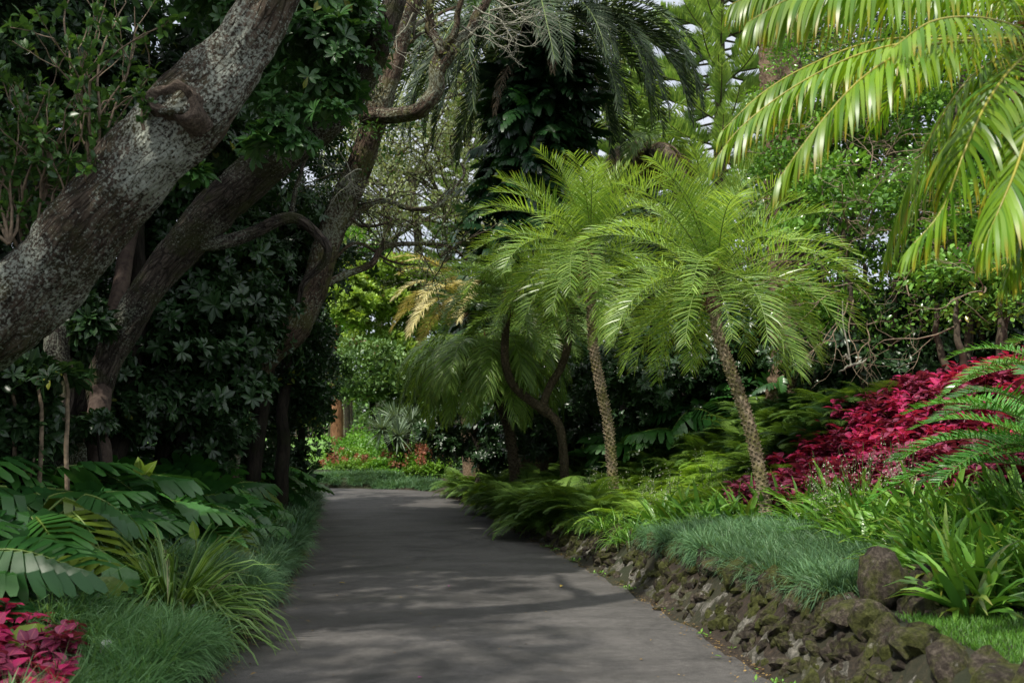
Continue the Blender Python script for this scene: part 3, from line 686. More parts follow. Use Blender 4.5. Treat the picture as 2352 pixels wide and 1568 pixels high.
# monstera leaf template
def monstera_T(seed=0, lobes=7, droop=.35, w=.47):
    rg = rng_(seed); V = []; Fc = []; A = []
    def mid(y): return np.array((0, y, -droop*max(y, 0)**2*.8))
    ys = np.linspace(-.02, .86, lobes+1)
    for sd_ in (-1, 1):
        for i in range(lobes):
            y0, y1 = ys[i], ys[i+1]; yc = (y0+y1)/2
            a = R(np.interp(yc, [0, .3, .86], [112, 72, 28]))+rg.normal(0, .04)
            Lb = np.interp(yc, [0, .12, .35, .7, .9], [.42, .55, .56, .46, .30])*w/.47*rg.uniform(.93, 1.05)
            if i == lobes-1: Lb *= 1.15
            dr = np.array((sd_*math.sin(a), math.cos(a), 0)); base = len(V)
            wd = (y1-y0)*.5
            for t_, wf in ((0, 1.03), (.58, 1.08), (.6, .92), (.87, .74), (1, .3)):
                bend = -t_*t_*.30*Lb/.5-.02*t_+.05*math.sin(t_*PI)
                for e in (-1, 1):
                    curve = np.array((0, t_*t_*.07, 0))
                    ww = wd*wf*(1+.95*t_)
                    p = mid(yc+0*e)+dr*Lb*t_+curve; along = np.array((0, 1., 0))*(1-t_)+np.array((-sd_*dr[1], abs(dr[0]), 0))*t_
                    q = p+along*e*ww; q[2] += bend; V.append(q); A.append((.5, yc+.1*t_, min(1, t_*1.0), 0))
            for k in range(4): a_ = base+k*2; Fc.append((a_, a_+1, a_+3, a_+2))
    return np.array(V), np.array(Fc), np.array(A)
MON = [monstera_T(s, 8, dr_) for s, dr_ in ((1, .3), (2, .55), (3, .8))]
MONS = [monstera_T(s, 5, .5) for s in (4, 5)]

def climber(label, axis, rad, n, size, seed, mat='philo', name='climbing_philodendron', cat='climber'):
    """axis: world points; leaves stand off around it"""
    rg = rng_(seed); o = axis[0].copy(); P = spline(np.array(axis)-o, 60)
    t = thing(name, label, cat, o); lm, sm = MB(), MB()
    r = np.interp(np.linspace(0, 1, 60), np.linspace(0, 1, len(rad)), rad)
    k = rg.integers(0, 60, n); az = rg.random(n)*2*PI; q = np.stack([np.cos(az), np.sin(az), 0*az], 1)
    lump = .8+.25*np.sin(az*3+k*.35)+.15*np.sin(az*5-k*.8)
    pos = P[k]+q*(r[k]*lump*rg.uniform(.6, 1.05, n))[:, None]+rg.normal(0, .08, (n, 3))
    d = nrm(q*.9+rg.normal(0, .4, (n, 3))+np.array((0, 0, -.25))); up = nrm(q*.7+np.array((0, 0, .8))+rg.normal(0, .2, (n, 3)))
    rn = rg.random(n)
    for j in range(3):
        m = (rg.integers(0, 3, n) == j)
        instance(lm, MON[j], pos[m], d[m], up[m], size*rg.uniform(.6, 1.15, m.sum()), rn[m], rg.random(m.sum()))
    for j in range(9):
        a = rg.random()*6; tube(sm, P+np.stack([np.cos(a+np.linspace(0, 4, 60))*r*.45, np.sin(a+np.linspace(0, 4, 60))*r*.45, 0*r], 1), .025, 4)
    m = rg.integers(0, n, 260)
    blades(sm, rg, P[k[m]]+q[m]*.3*r[k[m], None], q[m]+np.array((0, 0, .2)), r[k[m]]*.65, .008, .1, 2)
    lm.obj('leaves', M[mat], t); sm.obj('stem', M['twig_dark'], t); return t
climber('dark climbing plant with split leaves sheathing the trunk of the central date palm',
    [at(1190, 960, 25.2), at(1190, 800, 25.2), at(1190, 600, 25.2), at(1215, 480, 25.2), at(1238, 300, 25.3), at(1245, 170, 25.4), at(1245, 90, 25.5)], [1.1, 1.2, 1.35, 1.3, 1.25, 1.0, .6], 1700, .62, 41)

# kentia behind with dry fronds
b = g3(1490, 1000, 30, .3); t = thing('kentia_palm', 'feather palm with dry buff fronds folded down behind the pygmy palms', 'palm', b); hi = at(1492, 345, 30)-b
mb = MB(); tube(mb, spline([(0, 0, 0), hi*.5+np.array((.1, 0, 0)), hi], 30), .16, 10, rnd=.2); mb.obj('trunk', M['barkD'], t)
FS_K = FrondSet(M['palm_shade'], M['rachis_g'], [(80, 70, 2.8), (50, 110, 3.0), (20, 110, 3.0)], nl=50, ll=.7, wl=.03, droop=.9, v0=.0, seg=3, rr=.03)
FS_K.place(t, rng_(43), 11, lambda k: 82-70*k, hi, 1.0)
FS_K2 = FrondSet(M['dead'], M['twig'], [(20, 130, 2.6), (-10, 90, 2.2)], nl=44, ll=.8, wl=.035, droop=1.6, v0=-.1, seg=3, rr=.03)
FS_K2.place(t, rng_(44), 12, lambda k: 24-30*k, hi, .85, name='dead_frond', lab='dry buff hanging frond')

# dry golden palm left of the climber
b = g3(1090, 1000, 25.5, .3); t = thing('feather_palm', 'palm with dry straw gold fronds arching out left behind the last pygmy palm', 'palm', b); hi = at(1065, 700, 25.5)-b
mb = MB(); tube(mb, spline([(0, 0, 0), hi*.5, hi], 20), .25, 12, rnd=.4); mb.obj('trunk', M['fatbark'], t)
FS_G = FrondSet(M['tan'], M['rachis'], [(70, 90, 2.6), (40, 100, 2.5), (10, 80, 2.4)], nl=60, ll=.5, wl=.016, droop=.5, v0=.2, seg=2, rr=.02)
FS_G.place(t, rng_(45), 24, lambda k: 70-70*k, hi, .9)

# ================================================================== NORFOLK PINES
def norfolk(label, base, top, rad, seed, n=46, mats='pine', z0=.25):
    rg = rng_(seed); b = np.array(base); Hh = top[2]-b[2]; t = thing('norfolk_pine', label, 'conifer', b, group='norfolk pines beyond the palms')
    mb = MB(); ax = np.array((top[0]-b[0], top[1]-b[1], Hh)); tube(mb, spline([(0, 0, 0), ax*.5, ax], 30), np.linspace(.4, .05, 30), 10, rnd=.6)
    lv = MB()
    for i in range(n):
        zf = z0+(1-z0)*(i/n)**.85; Lr = rad*(1-zf)**.75*rg.uniform(.9, 1.1)+.35
        for j in range(5):
            az = j*2*PI/5+i*.7+rg.normal(0, .15); q = np.array((math.cos(az), math.sin(az), 0)); s = np.linspace(0, 1, 12)
            P = ax*zf+q*s[:, None]*Lr+np.stack([0*s, 0*s, Lr*(.08*s-.25*s**1.5+.32*s**3)], 1)
            tube(mb, P, np.linspace(.055, .015, 12), 4, rnd=.6)
            m = int(30+Lr*18); tt = np.linspace(.22, 1, m); pp = np.stack([np.interp(tt, s, P[:, k]) for k in range(3)], 1)
            side = np.array((-q[1], q[0], 0))
            for sg in (-1, 1):
                d = nrm(q*.55+side*sg*.85+np.array((0, 0, .55))+rg.normal(0, .1, (m, 3)))
                l = np.interp(tt, [.22, .4, .8, 1], [.5, .75, .65, .3])*(.5+.5*Lr/rad)*1.15
                blades(lv, rg, pp, d, l, .028, -.9, 3, rnd=np.clip(rg.normal(.5, .25, m), 0, 1), tw=np.tile(q, (m, 1)))
    mb.obj('trunk', M['barkC'], t); lv.obj('foliage', M[mats], t); return t
b = g3(1650, 1000, 38, .3); norfolk('tall pale green norfolk pine with tiers of upturned brushes against the sky', b, at(1655, -520, 38), 5.4, 51, 46, z0=.22)
b = g3(1440, 1000, 46, .3); norfolk('norfolk pine seen through the crown gap right of the central date palm', b, at(1455, 60, 46), 4.2, 52, 36, z0=.3)
b = g3(1060, 1000, 60, .3); norfolk('far norfolk pine whose flat tiers show left of the central date palm', b, at(1075, 120, 60), 4.4, 53, 26, z0=.3)

# ================================================================== FAR CENTRE TREES
def open_tree(label, base, trunk_pts, r0, seed, nl=30, leaf=.11, mat='pohut', crown=None, name='spreading_tree', depth=3, group='open crowned trees beyond the drive', per=40, L0=3.4, bark='barkC', cr=.85):
    rg = rng_(seed); b = np.array(base); t = thing(name, label, 'tree', b, group=group); mb = MB(); tips = []
    P = limb(mb, rg, [np.array(p)-b for p in trunk_pts], r0, r0*.45, 10)
    for k in range(9):
        i = int(len(P)*(.62+.38*k/9)); d = rdir(rg, 1)[0]; d[2] = abs(d[2])*.7+.1; grow(mb, rg, P[min(i, len(P)-1)], nrm(d), r0*.42, L0, depth, tips, .55, .02)
    mb.obj('trunk', M[bark], t); lv = MB(); c = np.array([q[0] for q in tips]); c = c[rg.random(len(c)) < .8]
    leafcloud(lv, rg, c, cr, per, LF_SML, leaf, whorl=False)
    lv.obj('crown', M[mat], t); return t
open_tree('airy grey green tree left of the sky gap behind the leaning trunks', g3(880, 1000, 54), [g3(880, 1000, 54), at(870, 800, 54), at(880, 600, 54), at(900, 400, 54)], .3, 61, leaf=.2, L0=3.8)
open_tree('airy grey green tree to the right of the sky gap near the climber', g3(1040, 1000, 55), [g3(1040, 1000, 55), at(1035, 760, 55), at(1020, 620, 55), at(1030, 440, 55)], .28, 62, leaf=.2, L0=3.6)
open_tree('thin topped tree far behind the mossy limbs', g3(960, 1000, 56), [g3(960, 1000, 56), at(965, 700, 56), at(955, 500, 56), at(940, 380, 56)], .35, 63, leaf=.2, L0=4, cr=.9)
open_tree('tall airy tree behind the date palm crown at the top', g3(1180, 1000, 48), [g3(1180, 1000, 48), at(1180, 600, 48), at(1150, 300, 48), at(1120, 120, 48)], .35, 64, leaf=.19, L0=4)
open_tree('sparse tree standing behind the reddish leaning trunk', g3(800, 1000, 56), [g3(800, 1000, 56), at(800, 600, 56), at(830, 350, 56), at(850, 150, 56)], .28, 65, leaf=.2, L0=4)

def mass_tree(label, base, lobes, seed, leaf, per, mat, name='evergreen_tree', cat='tree', group=None, trunk=None, cl=26, bark='barkD', T=LF_OVA, whorl=False, ncl=None):
    """trunk plus a crown of several lobes; lobes = (centre, radii)"""
    rg = rng_(seed); b = np.array(base); t = thing(name, label, cat, b, group=group); lv = MB(); tb = MB()
    top = np.array(lobes[0][0])-b
    for p in (trunk or [[np.zeros(3), top*np.array((.6, .6, .5)), top]]):
        limb(tb, rg, p if trunk is None else [np.array(q)-b for q in p], .16 if trunk is None else .3, .1, 10)
    for c, r in lobes:
        cc, _ = clumps(rg, ncl or cl, r, np.array(c)-b, .72); s = float(np.mean(r))*.36
        leafcloud(lv, rg, cc, s, per, T, leaf, mat=0, whorl=whorl)
    tb.obj('trunk', M[bark], t); lv.obj('crown', M[mat], t); return t
# vine clad mass with orange trunk
Y = 40
b = g3(775, 1010, Y)
tv = mass_tree('rounded ivy draped tree with an orange brown trunk, beyond the end of the drive', b,
    [(at(860, 760, Y+1), (2.0, 1.6, 2.2)), (at(810, 700, Y-1), (1.0, 1, 1.0)), (at(900, 660, Y+1), (2.0, 1.5, 1.3)), (at(960, 740, Y+2), (1.7, 1.5, 2.6)), (at(800, 640, Y+2), (1.2, 1.2, .8))],
    71, .19, 190, 'vine', name='ivy_clad_tree', trunk=[[b, at(773, 900, Y), at(768, 780, Y), at(790, 700, Y)]], bark='barkO', ncl=44)
mass_tree('dark shrubby evergreen under the ivy draped tree', g3(880, 1000, Y-3), [(at(850, 850, Y-4), (1.6, 1.3, 1.2)), (at(930, 900, Y-4), (1.7, 1.3, 1.5)), (at(985, 880, Y-3), (1.3, 1.3, 1.4))], 72, .17, 110, 'vine_dark', ncl=40)
# bright maple like tree behind left edge
mass_tree('fresh green leafy tree glowing just right of the leaning trunks', g3(800, 1000, 52), [(at(800, 590, 52), (2.0, 1.5, 1.6)), (at(745, 760, 52), (1.2, 1.5, 3))], 73, .26, 90, 'bright', ncl=30)
for i, (u, v_, rx, rz_, lab) in enumerate([(1120, 800, 1.5, 3.4, 'dark evergreen filling the gap behind the golden palm'), (1180, 760, 3, 4.5, 'dark evergreen behind the forked pygmy palm'), (1340, 760, 3.2, 4.6, 'dark evergreen between the pygmy palms'), (1500, 760, 3.2, 4, 'dark evergreen below the kentia palm'), (1700, 720, 3, 4.5, 'evergreen rising behind the nearest pygmy palm crown')]):
    Y = 33+i % 2*2; mass_tree(lab, g3(u, 1000, Y), [(at(u, v_, Y), (rx, 2, rz_))], 80+i, .3, 90, 'glossy' if i < 4 else 'vine_dark', group=None, ncl=60)

# row of trees far across the lawn, fence
for i, (u, rx) in enumerate([(560, 8), (640, 7), (700, 7), (745, 6), (790, 7), (860, 8), (940, 9)]):
    Y = 120+8*(i % 3); c = at(u, 950, Y)
    mass_tree(['broad', 'low', 'round', 'tall', 'spreading', 'dense', 'wide'][i]+' blue green tree beyond the fence across the lawn', (c[0], Y, Hs(c[0], Y)), [((c[0], Y, 4.5), (rx, 5, 5))], 90+i, .9, 40, 'vine_dark', group='far trees across the lawn', ncl=30)
fn = thing('paling_fence', 'low brown paling fence at the far side of the lawn', 'fence', (-20, 78, Hs(-20, 78)))
mb = MB(); mr = MB()
for x in np.arange(-9, 9, .32):
    tube(mb, [(x, 0, 0), (x, 0, 1.15)], .045, 4)
for z in (.35, .95): tube(mr, [(-9, .06, z), (9, .06, z)], .04, 4)
mb.obj('palings', M['twig_dark'], fn); mr.obj('rail', M['twig_dark'], fn)

# ================================================================== BED AT THE END OF THE DRIVE
def rosette_T(): return None
def dragon(label, b, seed, heads, size=1.0):
    rg = rng_(seed); b = np.array(b); t = thing('dragon_tree', label, 'tree', b, group=None); tb = MB(); 
    for h in heads:
        h = np.array(h)-b; limb(tb, rg, [np.zeros(3), h*np.array((.3, .3, .45)), h], .12, .08, 8)
        lv = MB(); n = 150; d = rdir(rg, n); d[:, 2] = d[:, 2]*.8+.2; d = nrm(d); blades(lv, rg, h+d*.04, d, size*rg.uniform(.5, .68, n), .022, .25, 2, rnd=rg.random(n))
        lv.obj('leaf_rosette', M['yucca'], t)
    tb.obj('trunk', M['barkD'], t)
b = g3(918, 1090, 32); dragon('grey green dragon tree with spiky rosettes on a forked trunk at the drive end', b, 101, [at(878, 985, 32), at(915, 1000, 31.6), at(945, 970, 32.4), at(975, 1000, 32), at(905, 960, 33)], 1.15)

def shrub(label, c, r, seed, leaf, per, mat, name='shrub', ncl=40, group=None, T=LF_OVA, whorl=False, cat='shrub', flowers=None, stem=True):
    rg = rng_(seed); c = np.array(c, float); z = Hs(c[0], c[1]); b = np.array((c[0], c[1], z)); t = thing(name, label, cat, b, group=group)
    lv = MB(); cc, _ = clumps(rg, ncl, r, (0, 0, r[2]*.75), .8); cc[:, 2] = np.abs(cc[:, 2]); leafcloud(lv, rg, cc, float(np.mean(r))*.36, per, T, leaf, whorl=whorl); lv.obj('foliage', M[mat], t)
    if stem:
        sm = MB()
        for q in cc[:14]: tube(sm, [(q[0]*.1, q[1]*.1, -.05), (q[0]*.5, q[1]*.5, q[2]*.5), q], [.02, .014, .006], 4)
        sm.obj('stem', M['twig_dark'], t)
    if flowers:
        fm, nfl, fs_ = flowers; fl = MB()
        d = rdir(rg, nfl); d[:, 2] = np.abs(d[:, 2]); d[:, 1] -= .5; d = nrm(d); pos = np.array((0, 0, r[2]*.6))+d*np.array(r)*rg.uniform(.95, 1.25, (nfl, 1))
        for p_ in pos:
            fl = MB(); off = nrm(rg.normal(size=(26, 3)))*fs_*rg.uniform(.7, 1.2)
            instance(fl, LF_SML, p_+off*.35, nrm(off+rg.normal(0, .02, off.shape)), rdir(rg, 26), fs_*.8, rg.random(26)); fl.obj('flower_head', M[fm], t)
    return t
for i, (u, Y, r, m_, fl, lab, nm) in enumerate([
    (800, 35.5, (1.5, 1.2, .8), 'bright', None, 'fresh green bush behind the pink heads, next to the orange trunk', 'shrub'),
    (870, 34.5, (1.3, 1.1, .85), 'bright', None, 'leafy green bush left of the dragon tree', 'shrub'),
    (1010, 33.5, (1.3, 1, .8), 'glossy_lit', None, 'deep green bush right of the dragon tree', 'shrub'),
    (800, 33.0, (.75, .7, .42), 'lime', ('pinkfl', 26, .13), 'hydrangea with dusty pink heads at the left end of the far bed', 'hydrangea'),
    (862, 32.6, (.7, .6, .42), 'bright', ('pinkfl', 14, .11), 'hydrangea with a few faded heads in the middle of the far bed', 'hydrangea'),
    (905, 32.3, (.6, .6, .45), 'bright', ('pinkfl', 22, .12), 'brownish pink hydrangea below the dragon tree', 'hydrangea'),
    (972, 31.8, (.85, .7, .62), 'lime', ('pinkfl', 34, .13), 'tallest orange pink hydrangea at the right of the far bed', 'hydrangea'),
    (835, 31.9, (.9, .4, .25), 'lime', None, 'low yellow green edging plant, left part of the far bed', 'edging_plant'),
    (910, 31.6, (.9, .4, .28), 'bright', None, 'low green edging plant, middle of the far bed', 'edging_plant'),
    (985, 31.2, (.7, .4, .25), 'lime', None, 'low yellow green edging plant under the tallest hydrangea', 'edging_plant')]):
    p = at(u, 1000, Y); shrub(lab, (p[0], Y, 0), r, 110+i, .12 if Y > 33.2 else .09, 60, m_, nm, 40, None, LF_OVA, False, 'flower bush' if fl else 'shrub', fl)

# ================================================================== MONDO GRASS (ground cover)
def tuft_mb(seed, n=150, L=.3, w=.003, seg=3, up=.85, droop=1.5):
    rg = rng_(seed); mb = MB(); az = rg.random(n)*2*PI; e = rg.uniform(.15, 1.45, n)
    q = np.stack([np.cos(az)*np.cos(e), np.sin(az)*np.cos(e), np.sin(e)], 1)
    root = np.stack([np.cos(az), np.sin(az), 0*az], 1)*rg.random((n, 1))*.05
    blades(mb, rg, root, q, L*rg.uniform(.7, 1.15, n), w, droop*rg.uniform(.6, 1.3, n), seg, rnd=rg.random(n)); return mb
TUFTS = [tuft_mb(s, 150, .29, .0032) for s in range(4)]
TUFTS_F = [tuft_mb(s, 60, .29, .0075, 2) for s in range(3)]
def grass_bed(label, pts, seed, mat, tufts, lean=(0, 0), scale=1.0, cat='ground cover', name='mondo_grass', mound=.16):
    """pts: (n,2) tuft centres"""
    rg = rng_(seed); mb = MB(); pts = np.array(pts); z = H(pts[:, 0], pts[:, 1]); z = z+mound*np.array([max(0, mnoise.noise(Vector((q[0]*1.1, q[1]*.75, seed)))+.35) for q in pts])
    for p, zz in zip(pts, z):
        a = rg.random()*2*PI; c, s = math.cos(a), math.sin(a); k = scale*rg.uniform(.75, 1.2)
        Mx = np.array([(c, -s, lean[0]), (s, c, lean[1]), (0, 0, 1)])*k
        mb.merge(tufts[rg.integers(len(tufts))], Mx, (p[0], p[1], zz-.02))
    return tag(mb.obj(name, M[mat]), label, cat, kind='stuff')
def scatter_poly(rg, n, fx, y0, y1):
    y = rg.uniform(y0, y1, n); lo, hi = fx(y); return np.stack([lo+(hi-lo)*rg.random(n), y], 1)
rg = rng_(200)
# on top of the wall, right
pts = scatter_poly(rg, 560, lambda y: (xr(y)+.50, xr(y)+np.interp(y, [6.6, 7.4, 8.5, 9.4, 10.6, 11.6], [.8, 1.35, 1.5, 1.6, 1.8, 1.2])), 6.9, 11.6)
grass_bed('fine blue green mondo grass spilling over the stone wall on the right', pts, 201, 'mondo', TUFTS, (-.25, -.15), 1.0, mound=.05)
pts = scatter_poly(rg, 30, lambda y: (xr(y)+.4, xr(y)+.75), 13.2, 14.6)
grass_bed('small mondo grass tuft on the right wall below the ferns', pts, 202, 'mondo', TUFTS, (-.2, 0), .9)
# left near
pts = scatter_poly(rg, 330, lambda y: (xl(y)-np.interp(y, [4.5, 5.8, 6.3, 6.8, 7.2], [.5, .55, 1.0, .95, .4]), xl(y)-.12), 4.6, 7.1)
grass_bed('bright sunlit mondo grass mound in the near left corner', pts, 203, 'mondo_lit', TUFTS, (.2, -.1), 1.2, mound=.3)
pts = scatter_poly(rg, 190, lambda y: (xl(y)-.85, xl(y)-.12), 8.5, 10.9)
grass_bed('rounded mondo grass mound between the two strappy clumps on the left', pts, 204, 'mondo', TUFTS, (.2, 0), 1.2, mound=.3)
pts = scatter_poly(rg, 700, lambda y: (xl(y)-.95, xl(y)-.1), 11.2, 27)
grass_bed('bluish mondo grass border running down the far left edge of the drive', pts, 205, 'mondo', TUFTS_F, (.1, 0), 1.25, mound=.25)
th = rg.random(520); rr_ = rg.uniform(.05, .75, 520)
px = np.interp(th, [0, .3, .6, .85, 1], [-14, -8.5, -5.2, -3.1, -2.2]); py = np.interp(th, [0, .3, .6, .85, 1], [31.1, 31.0, 30.7, 29.8, 28.8])+rr_
grass_bed('pale mondo grass strip edging the bed where the drive ends', np.stack([px+rr_*.2, py], 1), 206, 'mondo', TUFTS_F, (0, 0), 1.0, mound=.05)
# small lawn at the near right, short blades
M['lawnblade'] = leafmat('lawn_blade', (.05, .15, .02), (.12, .28, .03), rough=.5, trans=.3)
mb = MB(); n = 42000; x = rg.uniform(2.35, 5.2, n); y = rg.uniform(3.4, 6.5, n); k = (x-xr(y) > .5+.08*np.sin(y*5)) & (y < 6.15+.15*np.sin(x*3)); x, y = x[k], y[k]
blades(mb, rg, np.stack([x, y, H(x, y)-.005], 1), nrm(rg.normal(0, .5, (len(x), 3))+np.array((0, 0, 1.3))), rg.uniform(.03, .06, len(x)), .0028, .5, 2)
tag(mb.obj('lawn_grass', M['lawnblade']), 'small patch of short bright lawn in the near right corner', 'grass', kind='stuff')

# ================================================================== STRAPPY CLUMPS
def strap_mesh(name, seed, n, L, w, mat, droop=1.0, fold=.5, lean=(0, 0, 0), seg=5, spread=(.5, 1.35)):
    rg = rng_(seed); mb = MB(); az = rg.random(n)*2*PI; e = rg.uniform(*spread, n)
    q = np.stack([np.cos(az)*np.cos(e), np.sin(az)*np.cos(e), np.sin(e)], 1)+np.array(lean)
    root = np.stack([np.cos(az), np.sin(az), 0*az], 1)*rg.random((n, 1))*.07
    blades(mb, rg, root, nrm(q), L*rg.uniform(.65, 1.1, n), w*rg.uniform(.8, 1.15, n), droop*rg.uniform(.5, 1.3, n), seg, fold=fold); return mb.mesh(name, M[mat])
AG = [strap_mesh('agapanthus', 300+i, 26, .66, .031, 'strap', .75, fold=.35, lean=(-.15, -.1, 0)) for i in range(5)]
SPI = [strap_mesh('spider_plant', 310+i, 60, .42, .008, 'strap', 1.3) for i in range(3)]
LI = [strap_mesh('variegated_lilyturf', 320+i, 460, .66, .008, 'liriope', 1.25, spread=(.05, 1.3), seg=5) for i in range(2)]
rg = rng_(330); k = 0
def solo(name, me, x, y, label, cat, group=None, sc=1, rg=rg, sink=.02):
    o = link(name, me, None, (x, y, Hs(x, y)-sink), (R(rg.normal(0, 5)), R(rg.normal(0, 5)), rg.random()*6.28), sc*rg.uniform(.85, 1.12)); return tag(o, label, cat, group)
# positions right: band behind the mondo grass
cand = []
for i in range(4000):
    y = rg.uniform(6.3, 12.5); d_ = rg.uniform(.8, 3.0); x = xr(y)+d_
    lo = np.interp(y, [6.4, 7.4, 9, 10.6, 11.6, 12.5], [1.0, 1.45, 1.65, 1.9, 1.3, .9]); hi_ = np.interp(y, [6.4, 7.4, 9, 10.6, 12, 12.5], [2.8, 2.65, 2.5, 2.4, 2.1, 1.7])
    if lo < d_ < hi_ and not (2.25 < x < 3.15 and 9.6 < y < 11.75) and all((x-a)**2+(y-b_)**2 > .19**2 for a, b_ in cand): cand.append((x, y))
for x, y in cand: solo('agapanthus', AG[rg.integers(5)], x, y, 'glossy strap leaved agapanthus clump massed between the mondo grass and the crimson bed', 'plant', 'agapanthus clumps massed on the right slope', .98)
cand = []
for i in range(1500):
    y = rg.uniform(11.6, 14.6); d_ = rg.uniform(.35, 1.5); x = xr(y)+d_
    if not (2.4 < x < 3.2 and y < 11.8) and all((x-a)**2+(y-b_)**2 > .26**2 for a, b_ in cand): cand.append((x, y))
for x, y in cand: solo('spider_plant', SPI[rg.integers(3)], x, y, 'narrow leaved tuft spilling over the wall between ferns and mondo grass', 'plant', 'narrow leaved tufts above the right wall', 1.0)
for i, (x, y, s, lab) in enumerate([(-2.62, 7.75, 1.55, 'large yellow striped lilyturf clump sprawling to the drive on the left'), (-3.1, 8.3, 1.1, 'smaller lilyturf clump tucked behind the large striped one'), (-2.35, 7.3, .6, 'small lilyturf tuft at the very edge of the drive on the left'),
        (-3.2, 12.6, .95, 'far lilyturf clump overhanging the drive beyond the rounded mound'), (-3.0, 13.2, .7, 'small lilyturf tuft behind the far lilyturf clump')]):
    o = solo('variegated_lilyturf', LI[i % 2], x, y, lab, 'plant', None, s)

# ================================================================== FERNS
def fern_mesh(seed, nf=16, L=.75, mat='fern', npn=24, wide=.3):
    rg = rng_(seed); mb = MB()
    for k in range(nf):
        az = k*2.39996+rg.normal(0, .2); e = R(rg.uniform(25, 75)); s = np.linspace(0, 1, 12); th = e-1.5*s**1.3; q = np.array((math.cos(az), math.sin(az), 0))
        Lk = L*rg.uniform(.75, 1.1); h = np.concatenate([[0], np.cumsum(np.cos(th))[:-1]])/12*Lk; zz = np.concatenate([[0], np.cumsum(np.sin(th))[:-1]])/12*Lk
        P = q*h[:, None]+np.stack([0*s, 0*s, zz], 1); T = nrm(np.gradient(P, axis=0)); sd_ = np.array((-q[1], q[0], 0))
        tube(mb, P, np.linspace(.005, .002, 12), 3)
        t = np.linspace(.12, 1, npn)
        for sg in (-1, 1):
            pp = np.stack([np.interp(t, s, P[:, j]) for j in range(3)], 1); Tt = nrm(np.stack([np.interp(t, s, T[:, j]) for j in range(3)], 1))
            l = wide*Lk*np.interp(t, [.12, .3, .6, 1], [.6, 1, .8, .08]); d = nrm(Tt*.45+sd_*sg+np.array((0, 0, .1))+rg.normal(0, .08, (npn, 3)))
            # pinnules
            m = 9; u = np.linspace(.12, .95, m); base = pp[:, None]+d[:, None]*(l[:, None]*u[None])[..., None]; base[..., 2] -= (.25*l[:, None]*u[None]**2)
            for s2 in (-1, 1):
                dd = nrm(d[:, None]*.6+Tt[:, None]*s2*.8+0*base); ll = (l[:, None]*.27*(1-.75*u[None]))+.006
                n_ = base.shape[0]*m; blades(mb, rg, base.reshape(-1, 3), dd.reshape(-1, 3), ll.ravel(), ll.ravel()*.22, .2, 1, rnd=np.full(n_, rg.random()), tw=np.repeat(np.cross(d, np.cross(Tt, d)), m, 0))
    return mb.mesh('fern', M[mat])
FE = [fern_mesh(400+i) for i in range(3)]; FD = [fern_mesh(410+i, mat='fern_dark') for i in range(3)]
rg = rng_(420); cand = []
for i in range(6000):
    y = rg.uniform(13.2, 27); d_ = rg.uniform(.18, 4.2); x = xr(y)+d_; mind = .3 if y < 19 else .42
    if y < 15 and d_ < .6: continue
    if all((x-a)**2+(y-b_)**2 > mind**2 for a, b_, _ in cand): cand.append((x, y, d_))
for i, (x, y, d_) in enumerate(cand[:290]):
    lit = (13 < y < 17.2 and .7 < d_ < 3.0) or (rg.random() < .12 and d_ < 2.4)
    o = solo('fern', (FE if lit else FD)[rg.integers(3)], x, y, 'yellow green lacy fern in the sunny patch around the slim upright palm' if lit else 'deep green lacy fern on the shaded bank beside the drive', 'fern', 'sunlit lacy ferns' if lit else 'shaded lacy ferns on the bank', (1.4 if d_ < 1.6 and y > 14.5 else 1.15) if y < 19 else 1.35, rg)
rg = rng_(421)
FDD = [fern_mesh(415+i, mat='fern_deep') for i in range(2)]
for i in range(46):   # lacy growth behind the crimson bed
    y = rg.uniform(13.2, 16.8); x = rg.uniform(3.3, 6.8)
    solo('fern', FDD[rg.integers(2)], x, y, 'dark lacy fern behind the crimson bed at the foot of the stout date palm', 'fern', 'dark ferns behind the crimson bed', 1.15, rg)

# ================================================================== CRIMSON BED
def red_mesh(seed, mat='red', n=88, h=.34):
    rg = rng_(seed); mb = MB(); sm = MB()
    for s_ in range(4):
        a = rg.random()*6.28; tip = np.array((math.cos(a)*.12, math.sin(a)*.12, h*rg.uniform(.8, 1.2))); q = np.linspace(0, 1, 6)[:, None]
        tube(sm, tip*q**.8, .005, 4)
        m = n//4; t = np.sort(rg.uniform(.35, 1, m)); az = np.arange(m)*2.4+rg.random(); e = rg.normal(.35, .3, m)-.5*(1-t)
        d = np.stack([np.cos(az)*np.cos(e), np.sin(az)*np.cos(e), np.sin(e)], 1)
        instance(mb, RED_T, tip*t[:, None]**.8+d*.015, d, np.tile((0, 0, 1.), (m, 1))+rg.normal(0, .2, (m, 3)), rg.uniform(.065, .11, m), np.clip(t*.7+rg.random(m)*.35, 0, 1), rg.random(m))
    mb.merge(sm, mat=1); return mb.mesh('bloodleaf', [M[mat], M['redstem']])
RED_T = leaf_T('ovate', .36, .3, .3, 6)
RE = [red_mesh(500+i) for i in range(4)]; RDk = [red_mesh(510+i, 'red_dark') for i in range(3)]
rg = rng_(520); cand = []
for i in range(9000):
    y = rg.uniform(8.0, 13.4); d_ = rg.uniform(1.8, 6.2); x = xr(y)+d_
    lo = np.interp(y, [8, 9, 10.6, 12, 12.8, 13.4], [2.9, 2.55, 2.4, 2.0, 1.9, 2.3]); hi_ = np.interp(y, [8, 12.2, 13.4], [6.3, 6.3, 3.6])
    if lo < d_ < hi_ and all((x-a)**2+(y-b_)**2 > .215**2 for a, b_, _ in cand): cand.append((x, y, d_-lo))
